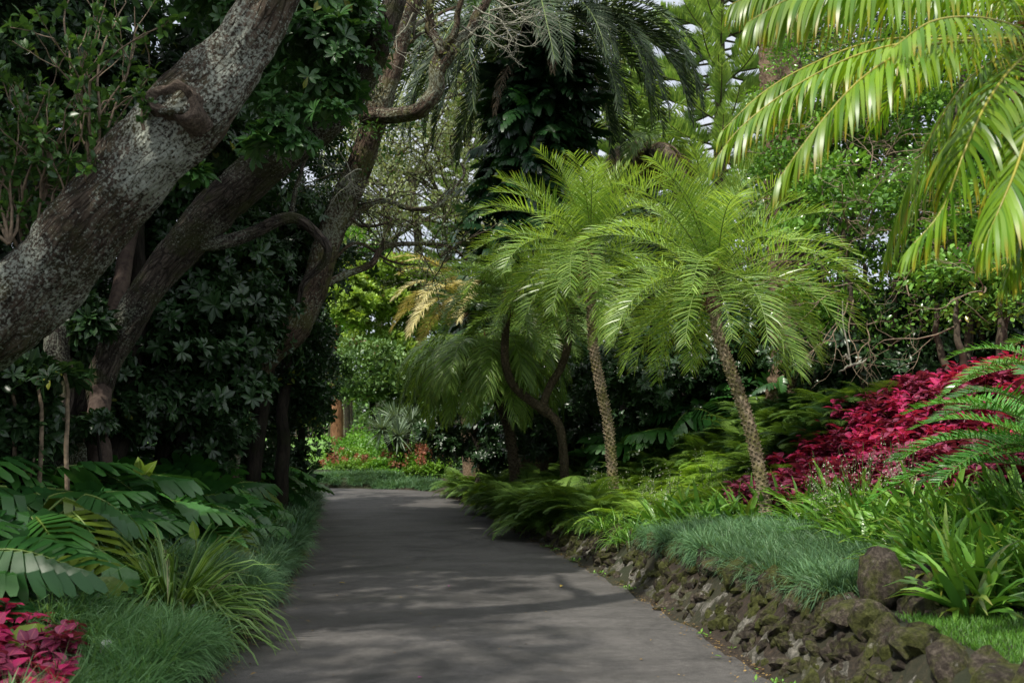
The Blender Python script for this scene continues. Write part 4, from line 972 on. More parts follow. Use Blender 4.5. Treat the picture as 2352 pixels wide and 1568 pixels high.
for x, y, q in cand[:300]:
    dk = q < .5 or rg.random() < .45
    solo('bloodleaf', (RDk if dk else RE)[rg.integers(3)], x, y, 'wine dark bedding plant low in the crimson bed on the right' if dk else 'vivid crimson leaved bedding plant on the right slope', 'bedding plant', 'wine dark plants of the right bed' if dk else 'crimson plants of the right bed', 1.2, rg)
rg = rng_(521); cand = []
for i in range(1500):
    y = rg.uniform(4.9, 6.4); x = rg.uniform(-4.2, -2.3)
    if x > np.interp(y, [4.9, 5.7, 6.1, 6.4], [-2.35, -2.4, -2.75, -3.1]): continue
    if all((x-a)**2+(y-b_)**2 > .17**2 for a, b_ in cand): cand.append((x, y))
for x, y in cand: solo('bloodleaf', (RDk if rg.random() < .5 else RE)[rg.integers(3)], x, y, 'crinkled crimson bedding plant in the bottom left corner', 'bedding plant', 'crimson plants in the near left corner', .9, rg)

# ================================================================== CYCAD at the right edge
rg = rng_(530)
b = np.array((4.3, 7.6, Hs(4.3, 7.6))); cy = thing('cycad', 'cycad at the right edge with a glossy comb like frond over the strap leaves', 'cycad', b)
FS_C = FrondSet(M['cycad'], M['rachis_g'], [(75, 60, 1.3), (50, 75, 1.4), (25, 65, 1.4), (5, 50, 1.3)], nl=62, ll=.2, wl=.0075, droop=.25, v0=.45, seg=3, rr=.011, a0=72, a1=50)
mb = MB(); tube(mb, [(0, 0, -.1), (0, 0, .45)], [.14, .1], 14, lambda s, th: .12*np.sin(th*6+s*60)); mb.obj('trunk', M['fatbark'], cy)
FS_C.place(cy, rg, 20, lambda k: 62-50*k, (0, 0, .45), 1.0, rad=.06)
FS_C.place(cy, rg, 5, lambda k: 28+22*k, (0, 0, .42), 1.08, azs=[1.25, 1.62, 2.0, 2.5, .9], rad=.06)
b = np.array((5.2, 9.2, Hs(5.2, 9.2))); cy = thing('cycad', 'cycad further back whose comb like fronds reach in over the crimson bed', 'cycad', b)
mb = MB(); tube(mb, [(0, 0, -.1), (0, 0, .55)], [.16, .12], 14, lambda s, th: .12*np.sin(th*6+s*60)); mb.obj('trunk', M['fatbark'], cy)
FS_C.place(cy, rg, 13, lambda k: 60-50*k, (0, 0, .5), .9, rad=.06)

# ================================================================== STONE WALL
def stone_mat():
    m, nt, N, L, out = nodes('mossy_lava_stone')
    tc = N('ShaderNodeTexCoord'); at_ = N('ShaderNodeAttribute', attribute_name='lf'); s = N('ShaderNodeSeparateColor'); L(at_.outputs['Color'], s.inputs[0])
    a = N('ShaderNodeTexNoise', Scale=5.0, Detail=8.0, Roughness=.7); b = N('ShaderNodeTexNoise', Scale=34.0, Detail=8.0, Roughness=.75); c_ = N('ShaderNodeTexNoise', Scale=9.0, Detail=8.0, Roughness=.7)
    for n in (a, b, c_): L(tc.outputs['Object'], n.inputs['Vector'])
    c = ramp(N, L, b.outputs[0], [(.3, (.012, .01, .009)), (.5, (.055, .046, .038)), (.72, (.17, .15, .125))]).outputs[0]
    t = ramp(N, L, s.outputs[0], [(0, (.4, .37, .34)), (.5, (.72, .7, .66)), (1, (1.3, 1.25, 1.18))]); c = mixc(N, L, 1.0, c, t.outputs[0], 'MULTIPLY')
    mo = ramp(N, L, a.outputs[0], [(.43, 0.), (.56, .85)]); mc = ramp(N, L, b.outputs[0], [(.3, (.018, .022, .005)), (.7, (.11, .125, .028))]); c = mixc(N, L, mo.outputs[0], c, mc.outputs[0])
    li = ramp(N, L, c_.outputs[0], [(.63, 0.), (.68, .8)]); c = mixc(N, L, li.outputs[0], c, (.28, .27, .23))
    p = N('ShaderNodeBsdfPrincipled', Roughness=.92); L(c, p.inputs['Base Color']); p.inputs['Specular IOR Level'].default_value = .2
    bm = N('ShaderNodeBump', Strength=1.0, Distance=.03); L(b.outputs[0], bm.inputs['Height']); L(bm.outputs[0], p.inputs['Normal']); L(p.outputs[0], out.inputs[0]); return m
M['stone'] = stone_mat()
M['mortar'] = barkmat('pale_rough_mortar', (.12, .115, .095), (.33, .31, .265), moss=(.05, .055, .018), scale=.9, stretch=1, bump=.9)
import bmesh
def ico_T(sub):
    bm = bmesh.new(); bmesh.ops.create_icosphere(bm, subdivisions=sub, radius=1); v = np.array([tuple(q.co) for q in bm.verts]); f = np.array([[q.index for q in t_.verts] for t_ in bm.faces]); bm.free(); return v, f
ICO = {s: ico_T(s) for s in (2, 3, 4)}
def rock(mb, rg, c, r, sub=3, jag=.3, rot=None, mat=0, rnd=None):
    v, f = ICO[sub]; v = v.copy(); k = rg.integers(0, 9999)
    # planar cuts make it angular
    for i in range(7):
        n_ = rdir(rg, 1)[0]; h = rg.uniform(.5, .85); dd = v@n_; ex = np.maximum(dd-h, 0); v = v-ex[:, None]*n_*.9
    for fr, am in ((1.3, jag*.5), (3.1, jag*.35), (7.0, jag*.22)):
        nv = np.array([mnoise.noise(Vector(q*fr+k)) for q in v]); v = v*(1+am*nv)[:, None]
    v = v*np.array(r); a = rg.random(3)*6.28 if rot is None else rot
    ca, sa = math.cos(a[2]), math.sin(a[2]); v = v@np.array([(ca, sa, 0), (-sa, ca, 0), (0, 0, 1)]); ca, sa = math.cos(a[0]*.25), math.sin(a[0]*.25); v = v@np.array([(1, 0, 0), (0, ca, sa), (0, -sa, ca)])
    lf = np.zeros((len(v), 4)); lf[:, 0] = rg.random() if rnd is None else rnd; mb.add(v+np.array(c), f, lf, None, mat)
rg = rng_(600)
wt = thing('stone_wall', 'low retaining wall of mossy dark stones and pale mortar along the right edge of the drive', 'wall', (1.7, 6, 0))
o0 = np.array((1.7, 6, 0)); st = MB(); mo = MB()
yy = np.arange(2.5, 26, .05); tt = np.linspace(0, 1, 9); vv = []
for y in yy:
    for t_ in tt:
        d_ = .42*t_; hw = Hs(xr(y)+.45, y) if y > 6.5 else np.interp(y, [2, 6.5], [.5, Hs(xr(6.5)+.45, 6.5)]); z = hw*(t_**.85)-.02
        nz_ = mnoise.noise(Vector((y*6, t_*4, 3)))*.05+mnoise.noise(Vector((y*17, t_*11, 7)))*.03
        vv.append((xr(y)+.03+d_-nz_, y, z+nz_*.4))
n = len(yy); K = len(tt); i = np.arange(n-1)[:, None]*K; j = np.arange(K-1)[None]
mo.add(np.array(vv)-o0, np.stack([i+j, i+j+1, i+K+j+1, i+K+j], -1).reshape(-1, 4))
for i in range(820):
    y = 2.6+20*rg.random()**1.5; t_ = rg.uniform(.02, 1.0); hw = np.interp(y, [3, 6, 9, 14, 20, 30], [.50, .48, .44, .34, .26, .1])
    s_ = rg.uniform(.04, .115)*(1 if y < 14 else 1.2)
    rock(st, rg, np.array((xr(y)+.05+.40*t_, y, hw*t_**.85-.01))-o0, (s_*.5, s_*rg.uniform(.8, 1.4), s_*rg.uniform(.6, 1.0)), 2, .5)
for y in np.concatenate([np.arange(2.7, 9.5, .17), np.arange(9.5, 14, .3)]):   # capping stones
    s_ = rg.uniform(.08, .15); rock(st, rg, np.array((xr(y)+.47+rg.normal(0, .04), y, np.interp(y, [3, 9, 14], [.50, .44, .34])+.0))-o0, (s_, s_*1.3, s_*.65), 2, .5)
mo.obj('mortar', M['mortar'], wt); st.obj('stones', M['stone'], wt, smooth=False)
labs = ['upright grey brown boulder at the left end of the boulder group, beside the mondo grass', 'pale grey boulder, topmost of the group by the strap leaves', 'dark angular boulder wedged below the pale grey one', 'long mossy boulder lying between the strap leaves and the small lawn', 'brown boulder at the right edge below the strap leaves',
        'small rounded rock between the dark boulder and the long mossy one', 'flat rock at the edge of the small lawn', 'brown ledge like rock just right of the pale grey boulder']
for i, (u, v_, Y, r) in enumerate([(2030, 1385, 6.75, (.14, .15, .2)), (2110, 1385, 6.9, (.2, .17, .15)), (2110, 1450, 6.45, (.13, .12, .16)), (2235, 1445, 6.5, (.27, .2, .14)), (2350, 1430, 6.6, (.16, .18, .13)), (2165, 1470, 6.2, (.09, .09, .09)), (2150, 1510, 5.95, (.16, .12, .08)), (2190, 1405, 6.8, (.17, .1, .08))]):
    mb = MB(); c = at(u, v_, Y); r = tuple(q*1.4 for q in r); c = c+np.array((0, 0, .07)); rock(mb, rg, (0, 0, 0), r, 4, .42, (0, 0, rg.random()*.6)); o = mb.obj('boulder', M['stone']); o.location = [float(q) for q in c]; tag(o, labs[i], 'rock')
# ================================================================== LEFT GROVE : leaning trees
def shoots(parent, o, base, seed, n=7, H_=1.0, lf=.07, spread=.35, lean=(0, 0, 1)):
    rg = rng_(seed); tb = MB(); lv = MB(); tips = []
    for i in range(n):
        d = nrm(np.array(lean)+rg.normal(0, spread, 3)*np.array((1, .6, .3))); grow(tb, rg, np.array(base)-o, d, .014, H_*rg.uniform(.5, 1), 2, tips, .4, .1, 4)
    P = np.array([q[0] for q in tips]); D = np.array([q[1] for q in tips]); m = 13; idx = np.repeat(np.arange(len(P)), m)
    d = nrm(D[idx]*.5+rdir(rg, len(idx))*.9+np.array((0, 0, .25))); back = rg.random(len(idx))*.18*H_
    instance(lv, LF_ELL, P[idx]-D[idx]*back[:, None], d, rg.normal(size=d.shape)+np.array((0, 0, 1.5)), lf*rg.uniform(.7, 1.2, len(idx)), rg.random(len(idx)), rg.random(len(idx)))
    s_ = tb.obj('shoot', M['twig'], parent); lv.obj('leaves', M['shoot'], s_)

def high_crown(root, o, lobes, seed, leaf=.13, per=34, ncl=40, mat='glossy'):  # overhead leaf lobes out of view, positioned for the shade they cast
    rg = rng_(seed); lv = MB()
    for c, r in lobes:
        cc, _ = clumps(rg, ncl, r, np.array(c)-o, .6); leafcloud(lv, rg, cc, float(np.mean(r))*.34, per, None, leaf)
    return lv.obj('crown', M[mat], root)

def big_limb(pts, rads, o, seed, seg=40, n=180, extra=None):
    rg = rng_(seed); P = spline(np.array([np.array(p)-o for p in pts]), n); r = np.interp(np.linspace(0, 1, n), np.linspace(0, 1, len(rads)), rads); mb = MB(); ph = rg.random(8)*6
    def d(s, th):
        base = .07*np.sin(th*2+s*1.1+ph[0])+.05*np.sin(th*3-s*1.7+ph[1])+.025*np.sin(th*7+s*2+ph[2])+.02*np.sin(th*11-s*3+ph[3]+np.sin(s*4))
        o_ = np.zeros_like(base)
        for i in range(base.shape[0]):
            for j in range(base.shape[1]):
                o_[i, j] = mnoise.noise(Vector((math.cos(th[i, j])*1.6, math.sin(th[i, j])*1.6, s[i, j]*2.4+ph[4])))*.16+mnoise.noise(Vector((math.cos(th[i, j])*6, math.sin(th[i, j])*6, s[i, j]*6+ph[5])))*.07+mnoise.noise(Vector((math.cos(th[i, j])*16, math.sin(th[i, j])*16, s[i, j]*9+ph[5])))*.045
        return base+o_
    tube(mb, P, r, seg, d, rnd=.5); return mb, P

# tree A : thick lichened trunk across the top left
oA = g3(-520, 1250, 7.8, .2)
tA = thing('leaning_tree', 'thick lichen spotted trunk leaning across the top left corner, with an old cut scar', 'tree', oA)
mb, PA = big_limb([oA, at(-330, 980, 7.6), at(-130, 820, 7.3), at(10, 722, 7.1), at(130, 600, 7), at(255, 455, 6.9), at(372, 322, 6.85), at(455, 235, 6.8), at(545, 130, 6.8), at(605, 20, 6.75), at(650, -90, 6.7), at(700, -260, 6.7), at(820, -480, 6.9), at(960, -800, 7.2)],
    [.40, .34, .31, .295, .255, .25, .26, .255, .205, .185, .18, .18, .16, .12], oA, 700, 48, 260)
for pts, r0 in (([at(690, -230, 6.7), at(560, -500, 6.9), at(380, -800, 7.2)], .12), ([at(-130, 820, 7.3), at(-300, 500, 7.4), at(-420, 150, 7.2), at(-420, -300, 7)], .16)):
    limb(mb, rng_(701), [np.array(p)-oA for p in pts], r0, r0*.4, 12)
mb.obj('trunk', M['barkA'], tA)
# old branch scar: a lipped disc of bare wood
sc = MB(); cS = at(400, 232, 6.56); nr_, na = 16, 44; V = []; A = []
nrmS = nrm(np.array((-.12, -1, .22))); e1 = nrm(np.cross(nrmS, (0, 0, 1.))); e2 = np.cross(e1, nrmS)
for i in range(nr_):
    q = i/(nr_-1)
    for j in range(na):
        th = j*2*PI/na; rr = q*(.19+.03*math.sin(th*2+.6)+.022*math.sin(th*3+2)+.012*math.sin(th*5)+.008*math.sin(th*9))
        hgt = np.interp(q, [0, .35, .55, .74, .86, 1], [-.075, -.05, .005, .04, .012, -.16])+.022*math.sin(th*3+q*9)*(1-q)+.02*mnoise.noise(Vector((q*6, th*2, 1)))
        V.append(cS-oA+e1*rr*math.cos(th)*1.1+e2*rr*math.sin(th)*.92+nrmS*hgt); A.append((.5, q, 0, 0))
i = np.arange(nr_-1)[:, None]*na; j = np.arange(na)[None]; j2 = (j+1) % na
sc.add(np.array(V), np.stack([i+j, i+j2, i+na+j2, i+na+j], -1).reshape(-1, 4), A, np.array(V)*3); so_ = sc.obj('branch_scar', M['scar'], tA)
for a_, b_ in ((3.3, 5.6),):
    th = np.linspace(a_, b_, 14); lip = MB(); P = cS-oA+e1*(np.cos(th)*.13)[:, None]+e2*(np.sin(th)*.105)[:, None]+nrmS*(.02+.02*np.sin(th*3))[:, None]
    tube(lip, P, .022*np.sin(np.linspace(.2, 2.9, 14))+.004, 10, lambda s, t_: .25*np.sin(t_*3+s*25)); lip.obj('bark_lip', M['barkA'], so_)
high_crown(tA, oA, [(np.array((-5.1, 2.4, 8.6)), (1.9, 2.4, 1.1)), (np.array((-4.6, 7.4, 8.2)), (1.6, 2.0, 1.1)), (np.array((-7.2, 5.5, 8.6)), (2.4, 3.0, 1.5)), (np.array((-8.0, 0.0, 8.2)), (2.4, 3.0, 1.5)), (np.array((-4.3, -.8, 9.4)), (1.5, 2.0, .9)), (np.array((-6.0, 9.5, 9.4)), (2.2, 2.4, 1.2))], 702, ncl=44, per=30)  # unseen lobes added to throw shade on the grove and the drive
for i, (u, v_, Y, n, h, l) in enumerate([(215, 425, 6.95, 4, 1.15, .085), (225, 400, 6.95, 4, .7, .075), (60, 590, 7.0, 5, .75, .075), (20, 560, 6.8, 6, .8, .075), (110, 560, 6.9, 3, .5, .07), (330, 300, 6.55, 1, .22, .05), (95, 470, 6.95, 4, .7, .075)]):
    shoots(tA, oA, at(u, v_, Y), 710+i, n, h, l)

# tree B
oB = g3(150, 1180, 10.4, .2)
tB = thing('leaning_tree', 'mossy brown trunk leaning right below the lichen spotted one, with a crooked side limb', 'tree', oB)
mb, PB = big_limb([oB, at(172, 1060, 10.3), at(212, 930, 10.2), at(262, 800, 10.1), at(322, 690, 10), at(400, 585, 10), at(490, 485, 9.9), at(590, 395, 9.8), at(680, 325, 9.8), at(765, 268, 9.7), at(850, 150, 9.6), at(930, -100, 9.4), at(980, -500, 9.2)],
    [.2, .155, .15, .155, .17, .19, .205, .20, .18, .15, .12, .10, .07], oB, 720, 36, 200)
limb(mb, rng_(721), [np.array(p)-oB for p in (at(455, 560, 9.95), at(530, 555, 10.1), at(610, 530, 10.3), at(680, 505, 10.4), at(735, 540, 10.5), at(742, 590, 10.5), at(705, 650, 10.6), at(690, 700, 10.7))], .08, .025, 14)
limb(mb, rng_(722), [np.array(p)-oB for p in (at(690, 520, 10.4), at(672, 470, 10.5), at(690, 400, 10.6), at(720, 330, 10.7))], .035, .015, 8)
limb(mb, rng_(723), [np.array(p)-oB for p in (at(765, 268, 9.7), at(700, 80, 9.9), at(600, -200, 10), at(520, -500, 10))], .12, .05, 12)
mb.obj('trunk', M['barkB'], tB)
high_crown(tB, oB, [(np.array((-4.0, 8.6, 8.6)), (1.5, 2.0, 1.0)), (at(250, -560, 10.2), (2.6, 2.2, 1.4)), (at(560, -250, 10.8), (1.5, 1.6, .8))], 724, ncl=46, per=30)
# leafy sprays of tree B facing the camera, top middle
rg = rng_(725); lv = MB(); cs = []
for u, v_, Y, r in [(740, 20, 9.3, .5), (640, 120, 9.6, .45), (720, 110, 9.2, .5), (800, 60, 9.3, .45), (800, 160, 9.2, .35), (690, 210, 9.2, .35), (760, 215, 9.3, .3), (600, 240, 9.5, .35), (640, 310, 9.1, .22), (605, 345, 9.1, .2), (690, 340, 9.2, .15), (660, 265, 9.2, .3),
        (560, 60, 9.8, .4), (500, 30, 9.9, .4), (505, 130, 9.9, .25), (480, 150, 9.9, .2), (830, 110, 9.4, .3), (720, -50, 9.3, .5), (620, -20, 9.6, .5), (440, 410, 9.0, .17), (560, 190, 9.7, .3), (755, 270, 9.1, .2)]:
    cs.append(np.concatenate([at(u, v_, Y)-oB, [r]]))
cs = np.array(cs); n_each = (cs[:, 3]*110).astype(int)
for c in cs: leafcloud(lv, rg, c[None, :3], c[3], int(c[3]*125), None, .15)
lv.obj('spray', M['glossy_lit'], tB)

# tree C
oC = g3(505, 1060, 14.8, .2)
tC = thing('leaning_tree', 'tall ruddy barked leaning tree behind, a lit elbow shaped limb reaching over the drive', 'tree', oC)
mb, PC = big_limb([oC, at(522, 985, 14.8), at(552, 900, 14.8), at(610, 815, 14.9), at(680, 745, 15), at(722, 660, 15), at(752, 560, 15), at(795, 450, 15), at(840, 345, 14.9), at(873, 240, 14.8), at(900, 150, 14.8), at(930, 50, 14.8), at(965, -80, 14.8), at(990, -400, 14.8)],
    [.26, .2, .2, .24, .25, .2, .19, .185, .18, .19, .18, .16, .13, .08], oC, 730, 28, 180)
ML = MB(); rg = rng_(731)
def lC(pts, r0, r1, seg=14, dst=None): return limb(dst or mb, rg, [at(*p)-oC for p in pts], r0, r1, seg, lump=.12)
lC([(830, 262, 14.8), (890, 268, 14.5), (945, 262, 14.2), (985, 225, 14), (1005, 170, 13.9), (1020, 120, 13.8)], .13, .10)
lC([(1005, 165, 13.9), (1045, 105, 13.8), (1090, 55, 13.8), (1130, -20, 13.8), (1190, -120, 13.8)], .09, .05)
lC([(1018, 125, 13.8), (990, 60, 13.8), (985, 0, 13.8), (1000, -90, 13.8)], .075, .04)
lC([(1020, 120, 13.8), (1050, 50, 13.6), (1070, -40, 13.5)], .06, .03)
lC([(880, 170, 14.8), (830, 110, 14.9), (820, 30, 15), (850, -80, 15)], .08, .05)
lC([(860, 230, 14.8), (920, 100, 15.2), (990, 40, 15.5), (1060, 10, 15.6)], .05, .02)
lC([(850, 260, 14.8), (890, 190, 15.2), (910, 130, 15.3), (970, 80, 15.5)], .05, .02)
# dark low limbs crossing the sky gap
lC([(745, 655, 15), (790, 630, 15.2), (850, 612, 15.4), (880, 575, 15.6), (930, 560, 15.8), (985, 556, 16), (1040, 572, 16.2), (1075, 600, 16.3)], .06, .02)
lC([(790, 520, 15), (830, 482, 15.3), (880, 462, 15.5), (940, 482, 15.8), (1000, 472, 16), (1035, 440, 16.2), (1062, 405, 16.3), (1058, 380, 16.4)], .055, .022)
lC([(800, 500, 15), (850, 520, 15.5), (930, 505, 16), (975, 540, 16.3)], .03, .012)
lC([(760, 600, 15), (820, 560, 15.4), (900, 600, 15.8), (960, 610, 16)], .03, .012)
mb.obj('trunk', M['barkC'], tC)
tips = []; tw = MB()
for q in [(880, 575, 15.6), (930, 560, 15.8), (985, 556, 16), (1040, 572, 16.2), (940, 482, 15.8), (1000, 472, 16), (850, 520, 15.5), (900, 460, 15.6), (880, 600, 15.7), (800, 400, 15), (830, 330, 15), (900, 505, 16), (960, 540, 16), (1010, 590, 16), (820, 470, 15.2), (985, 0, 13.8), (1000, 60, 13.8), (820, 60, 15), (950, 90, 15)]:
    for k in range(2): tw = MB(); grow(tw, rg, at(*q)-oC, nrm(rg.normal(size=3)+np.array((.2, 0, .4))), .014, .7, 2, tips, .6, 0, 4); tw.obj('twigs', M['twig_dark'], tC)
lv = MB(); P = np.array([q[0] for q in tips]); P = P[rg.random(len(P)) < .8]; leafcloud(lv, rg, P, .16, 9, LF_SML, .06, whorl=False)
lv.obj('foliage', M['pohut'], tC)
high_crown(tC, oC, [(np.array((-7.2, 14.5, 8.9)), (2.6, 2.6, 1.5)), (np.array((-5.2, 11.5, 10.2)), (1.6, 2.2, 1.0))], 733, ncl=50, per=26, mat='glossy')
# pale bare twigs, top centre
tw = MB(); tips = []; rg = rng_(734)
for p, d in (((1085, 15, 13.6), (.5, -.1, -.5)), ((1100, 40, 13.6), (.9, -.1, -.25)), ((1125, 25, 13.5), (1, 0, -.2)), ((1140, 0, 13.6), (.8, -.1, -.7)), ((1060, 60, 13.7), (.4, 0, -.4)), ((950, 30, 13.9), (-.3, 0, -.6)), ((1110, 60, 13.6), (.6, 0, -.6))):
    tw = MB(); grow(tw, rg, at(*p)-oC, nrm(np.array(d)), .017, .5, 4, tips, .5, 0, 4, ratio=.72); tw.obj('bare_twigs', M['twig_grey'], tC)
for p in ((780, 350, 14.4), (800, 420, 14.4), (760, 300, 14.4), (830, 390, 14.5)):
    tw = MB(); grow(tw, rg, at(*p)-oC, nrm(rg.normal(size=3)), .012, .5, 3, tips, .6, 0, 4); tw.obj('bare_twigs', M['twig_grey'], tC)
# leafy growth hanging round tree C
lv = MB(); rg = rng_(735)
for u, v_, Y, r in [(790, 300, 14.6, .5), (850, 330, 14.5, .45), (780, 390, 14.7, .45), (930, 300, 14.9, .35), (880, 380, 15.2, .4), (760, 470, 15, .4), (700, 430, 15, .5), (720, 330, 14.8, .4), (900, 20, 15, .4), (860, 10, 15, .4), (1110, 20, 14, .25), (830, 200, 14.5, .3)]:
    leafcloud(lv, rg, (at(u, v_, Y)-oC)[None], r, 150, LF_SML, .065, whorl=False)
lv.obj('foliage', M['shoot'], tC)

# ivy on tree C's lower trunk, dark leafy mass hanging at the grove edge
def dark_tree(label, b, lobes, seed, leaf=.15, per=34, ncl=44, mat='glossy', whorl=True, trunk=None, r0=.14, group=None, bark='barkD', T=LF_OVA):
    rg = rng_(seed); b = np.array(b); t = thing('evergreen_tree', label, 'tree', b, group=group); tb = MB(); lv = MB()
    for p in (trunk or [[b, (b+np.array(lobes[0][0]))/2+rg.normal(0, .1, 3), lobes[0][0]]]): limb(tb, rg, [np.array(q)-b for q in p], r0, r0*.5, 10)
    for c, r in lobes:
        cc, _ = clumps(rg, ncl, r, np.array(c)-b, .7); leafcloud(lv, rg, cc, float(np.mean(r))*.36, per, T, leaf, whorl=whorl)
    tb.obj('trunk', M[bark], t); lv.obj('crown', M[mat], t); return t
dark_tree('dark small leaved evergreen clothing the leaning ruddy trunk at the right edge of the grove', g3(640, 1040, 16.5),
    [(at(665, 720, 16.3), (.62, .7, 1.3)), (at(700, 860, 17), (.4, .7, .9)), (at(620, 600, 16.8), (.9, .8, 1.0)), (at(700, 560, 17), (.5, .6, .9))], 740, .085, 170, 46, 'glossy', False)
dark_tree('glossy broad leaved evergreen between the mossy trunk and the ruddy trunk', g3(430, 1080, 13),
    [(at(430, 760, 13), (.95, .8, 1.5)), (at(350, 930, 12.4), (.9, .7, .9)), (at(480, 900, 13.4), (.7, .7, 1.0)), (at(520, 680, 14), (.8, .7, 1.2))], 741, .16, 30, 46)
dark_tree('broad leaved evergreen with whorled leaves under the thick lichened trunk at far left', g3(60, 1120, 9),
    [(at(150, 760, 10.8), (.45, .4, .5)), (at(40, 900, 8.6), (.35, .4, .3)), (at(110, 880, 10.8), (.4, .4, .45)), (at(20, 1010, 8.4), (.3, .3, .2)), (at(-80, 930, 9), (.6, .6, .8)), (at(210, 740, 9.6), (.16, .2, .16))], 742, .16, 18, 20)
dark_tree('short whorled evergreen shrub in front of the base of the mossy trunk', g3(215, 1110, 9.2), [(at(225, 985, 9.3), (.22, .25, .13)), (at(140, 1015, 9.4), (.2, .2, .13))], 743, .14, 9, 7, r0=.03)
bgl = [('evergreen filling the shade behind the thick trunk at far left', -150, 500, 11.5, (1.6, 1.3, 2.4)), ('evergreen above the thick trunk in the top left corner', 60, 130, 11, (1.6, 1.2, 1.4)), ('evergreen behind the tall leafy shoots at upper left', 330, 120, 12, (1.6, 1.2, 1.5)),
       ('evergreen between the two leaning trunks', 420, 330, 13, (1.6, 1.2, 1.6)), ('evergreen behind the mossy trunk at mid height', 180, 560, 13.5, (2.0, 1.2, 2.0)), ('evergreen beyond the upper end of the mossy trunk', 560, 420, 15.5, (1.8, 1.3, 2.0)),
       ('evergreen in deep shade low behind the mossy trunk', 250, 850, 15, (2.6, 1.3, 2.0)), ('evergreen high behind the leafy spray at top', 640, 80, 16, (2.4, 1.4, 2.2)), ('evergreen in deep shade near the ruddy trunk base', 560, 880, 18.5, (1.5, 1.2, 2.0)), ('evergreen behind the crooked limb', 600, 650, 18, (1.7, 1.2, 2.2)),
       ('evergreen at the far end of the dark grove', 690, 930, 21.5, (.7, 1.0, 1.6)), ('evergreen closing the grove beyond the ruddy trunk', 650, 700, 22, (1.1, 1, 2.4))]
for i, (lab, u, v_, Y, r) in enumerate(bgl):
    c = at(u, v_, Y); dark_tree(lab, (c[0], Y, Hs(c[0], Y)), [(c, r)], 750+i, .15, 26, 70 if i not in (10, 11) else 50, 'glossy', True, [[(c[0]-.3, Y, Hs(c[0], Y)-.1), (c[0], Y+.1, c[2]*.5), tuple(c)]], .13)
# background trunks and saplings
for i, (lab, p, r) in enumerate([
    ('dim upright trunk in the shade at far left, crossing the thick leaning trunk', [(120, 1130), (110, 700), (100, 350), (85, -50)], .13),
    ('dim twin trunk just right of the far left one', [(190, 1130), (180, 700), (172, 330), (190, -50)], .1),
    ('faint brown trunk between the two leaning trunks', [(270, 1120), (275, 800), (300, 560), (320, 300)], .12),
    ('slender dark trunk deep in the grove', [(430, 1080), (425, 900), (440, 700), (450, 500)], .1)]):
    Y = 11.3+i*.9; pts = [at(*q, Y) for q in p]; pts[0] = g3(p[0][0], p[0][1], Y, .1); o = pts[0]; mb = MB(); limb(mb, rng_(770+i), [q-o for q in pts], r, r*.8, 12); t_ = thing('tree_trunk', lab, 'tree', o); mb.obj('trunk', M['smooth'], t_)
Y = 9.6; o = g3(233, 1125, Y, .1); mb = MB(); limb(mb, rng_(775), [np.zeros(3), at(230, 1040, Y)-o, at(228, 960, Y+.2)-o, at(240, 800, Y+.9)-o, at(285, 600, Y+1.6)-o, at(350, 380, Y+2.2)-o], .115, .085, 16); t_ = thing('tree_trunk', 'smooth pale brown trunk standing just right of the mossy trunk base', 'tree', o); mb.obj('trunk', M['smooth'], t_)
Y = 9.8; o = g3(135, 1150, Y, .1); mb = MB(); limb(mb, rng_(776), [np.zeros(3), at(135, 1040, Y)-o, at(138, 930, Y)-o, at(130, 780, Y+.2)-o, at(105, 560, Y+.5)-o], .14, .11, 16); t_ = thing('tree_trunk', 'dark broad trunk with a pale spot left of the mossy trunk base', 'tree', o); mb.obj('trunk', M['barkB'], t_)
mb = MB(); rock(mb, rng_(1), at(143, 1068, Y-.155)-o, (.035, .012, .018), 2, .1, (0, 0, 0)); mb.obj('pale_spot', M['twig_grey'], t_)
for i, (u, lab) in enumerate([(96, 'thin straight sapling stem at far left'), (35, 'forked sapling stem at the left edge'), (158, 'thin reddish sapling stem beside the mossy trunk base')]):
    Y = 8.3; o = g3(u, 1150, Y, .05); mb = MB(); lv = MB(); rg = rng_(780+i)
    limb(mb, rg, [np.zeros(3), at(u-2, 1000, Y)-o, at(u-8, 860, Y)-o], .022, .014, 7)
    if i == 1:
        for q in ((15, 1040), (60, 1030), (80, 1050)): limb(mb, rg, [np.array((0, 0, .05)), at(*q, Y)-o], .012, .007, 6)
    t_ = thing('sapling', lab, 'sapling', o); mb.obj('stem', M['twig'], t_); leafcloud(lv, rg, (at(u-8, 880, Y)-o)[None], .22, 14, None, .13); lv.obj('leaves', M['glossy'], t_)
# distant wood behind the grove
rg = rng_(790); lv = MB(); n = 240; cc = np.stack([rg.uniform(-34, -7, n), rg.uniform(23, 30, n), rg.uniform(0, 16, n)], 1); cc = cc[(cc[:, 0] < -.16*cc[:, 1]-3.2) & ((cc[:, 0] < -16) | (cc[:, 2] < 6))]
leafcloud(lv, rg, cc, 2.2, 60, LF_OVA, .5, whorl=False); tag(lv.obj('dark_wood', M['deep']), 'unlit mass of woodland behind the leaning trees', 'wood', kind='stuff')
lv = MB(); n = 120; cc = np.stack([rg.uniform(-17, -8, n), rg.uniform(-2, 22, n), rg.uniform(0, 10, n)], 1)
leafcloud(lv, rg, cc, 1.8, 60, LF_OVA, .4, whorl=False); tag(lv.obj('dark_wood', M['deep']), 'deep shaded wood along the left of the garden', 'wood', kind='stuff')

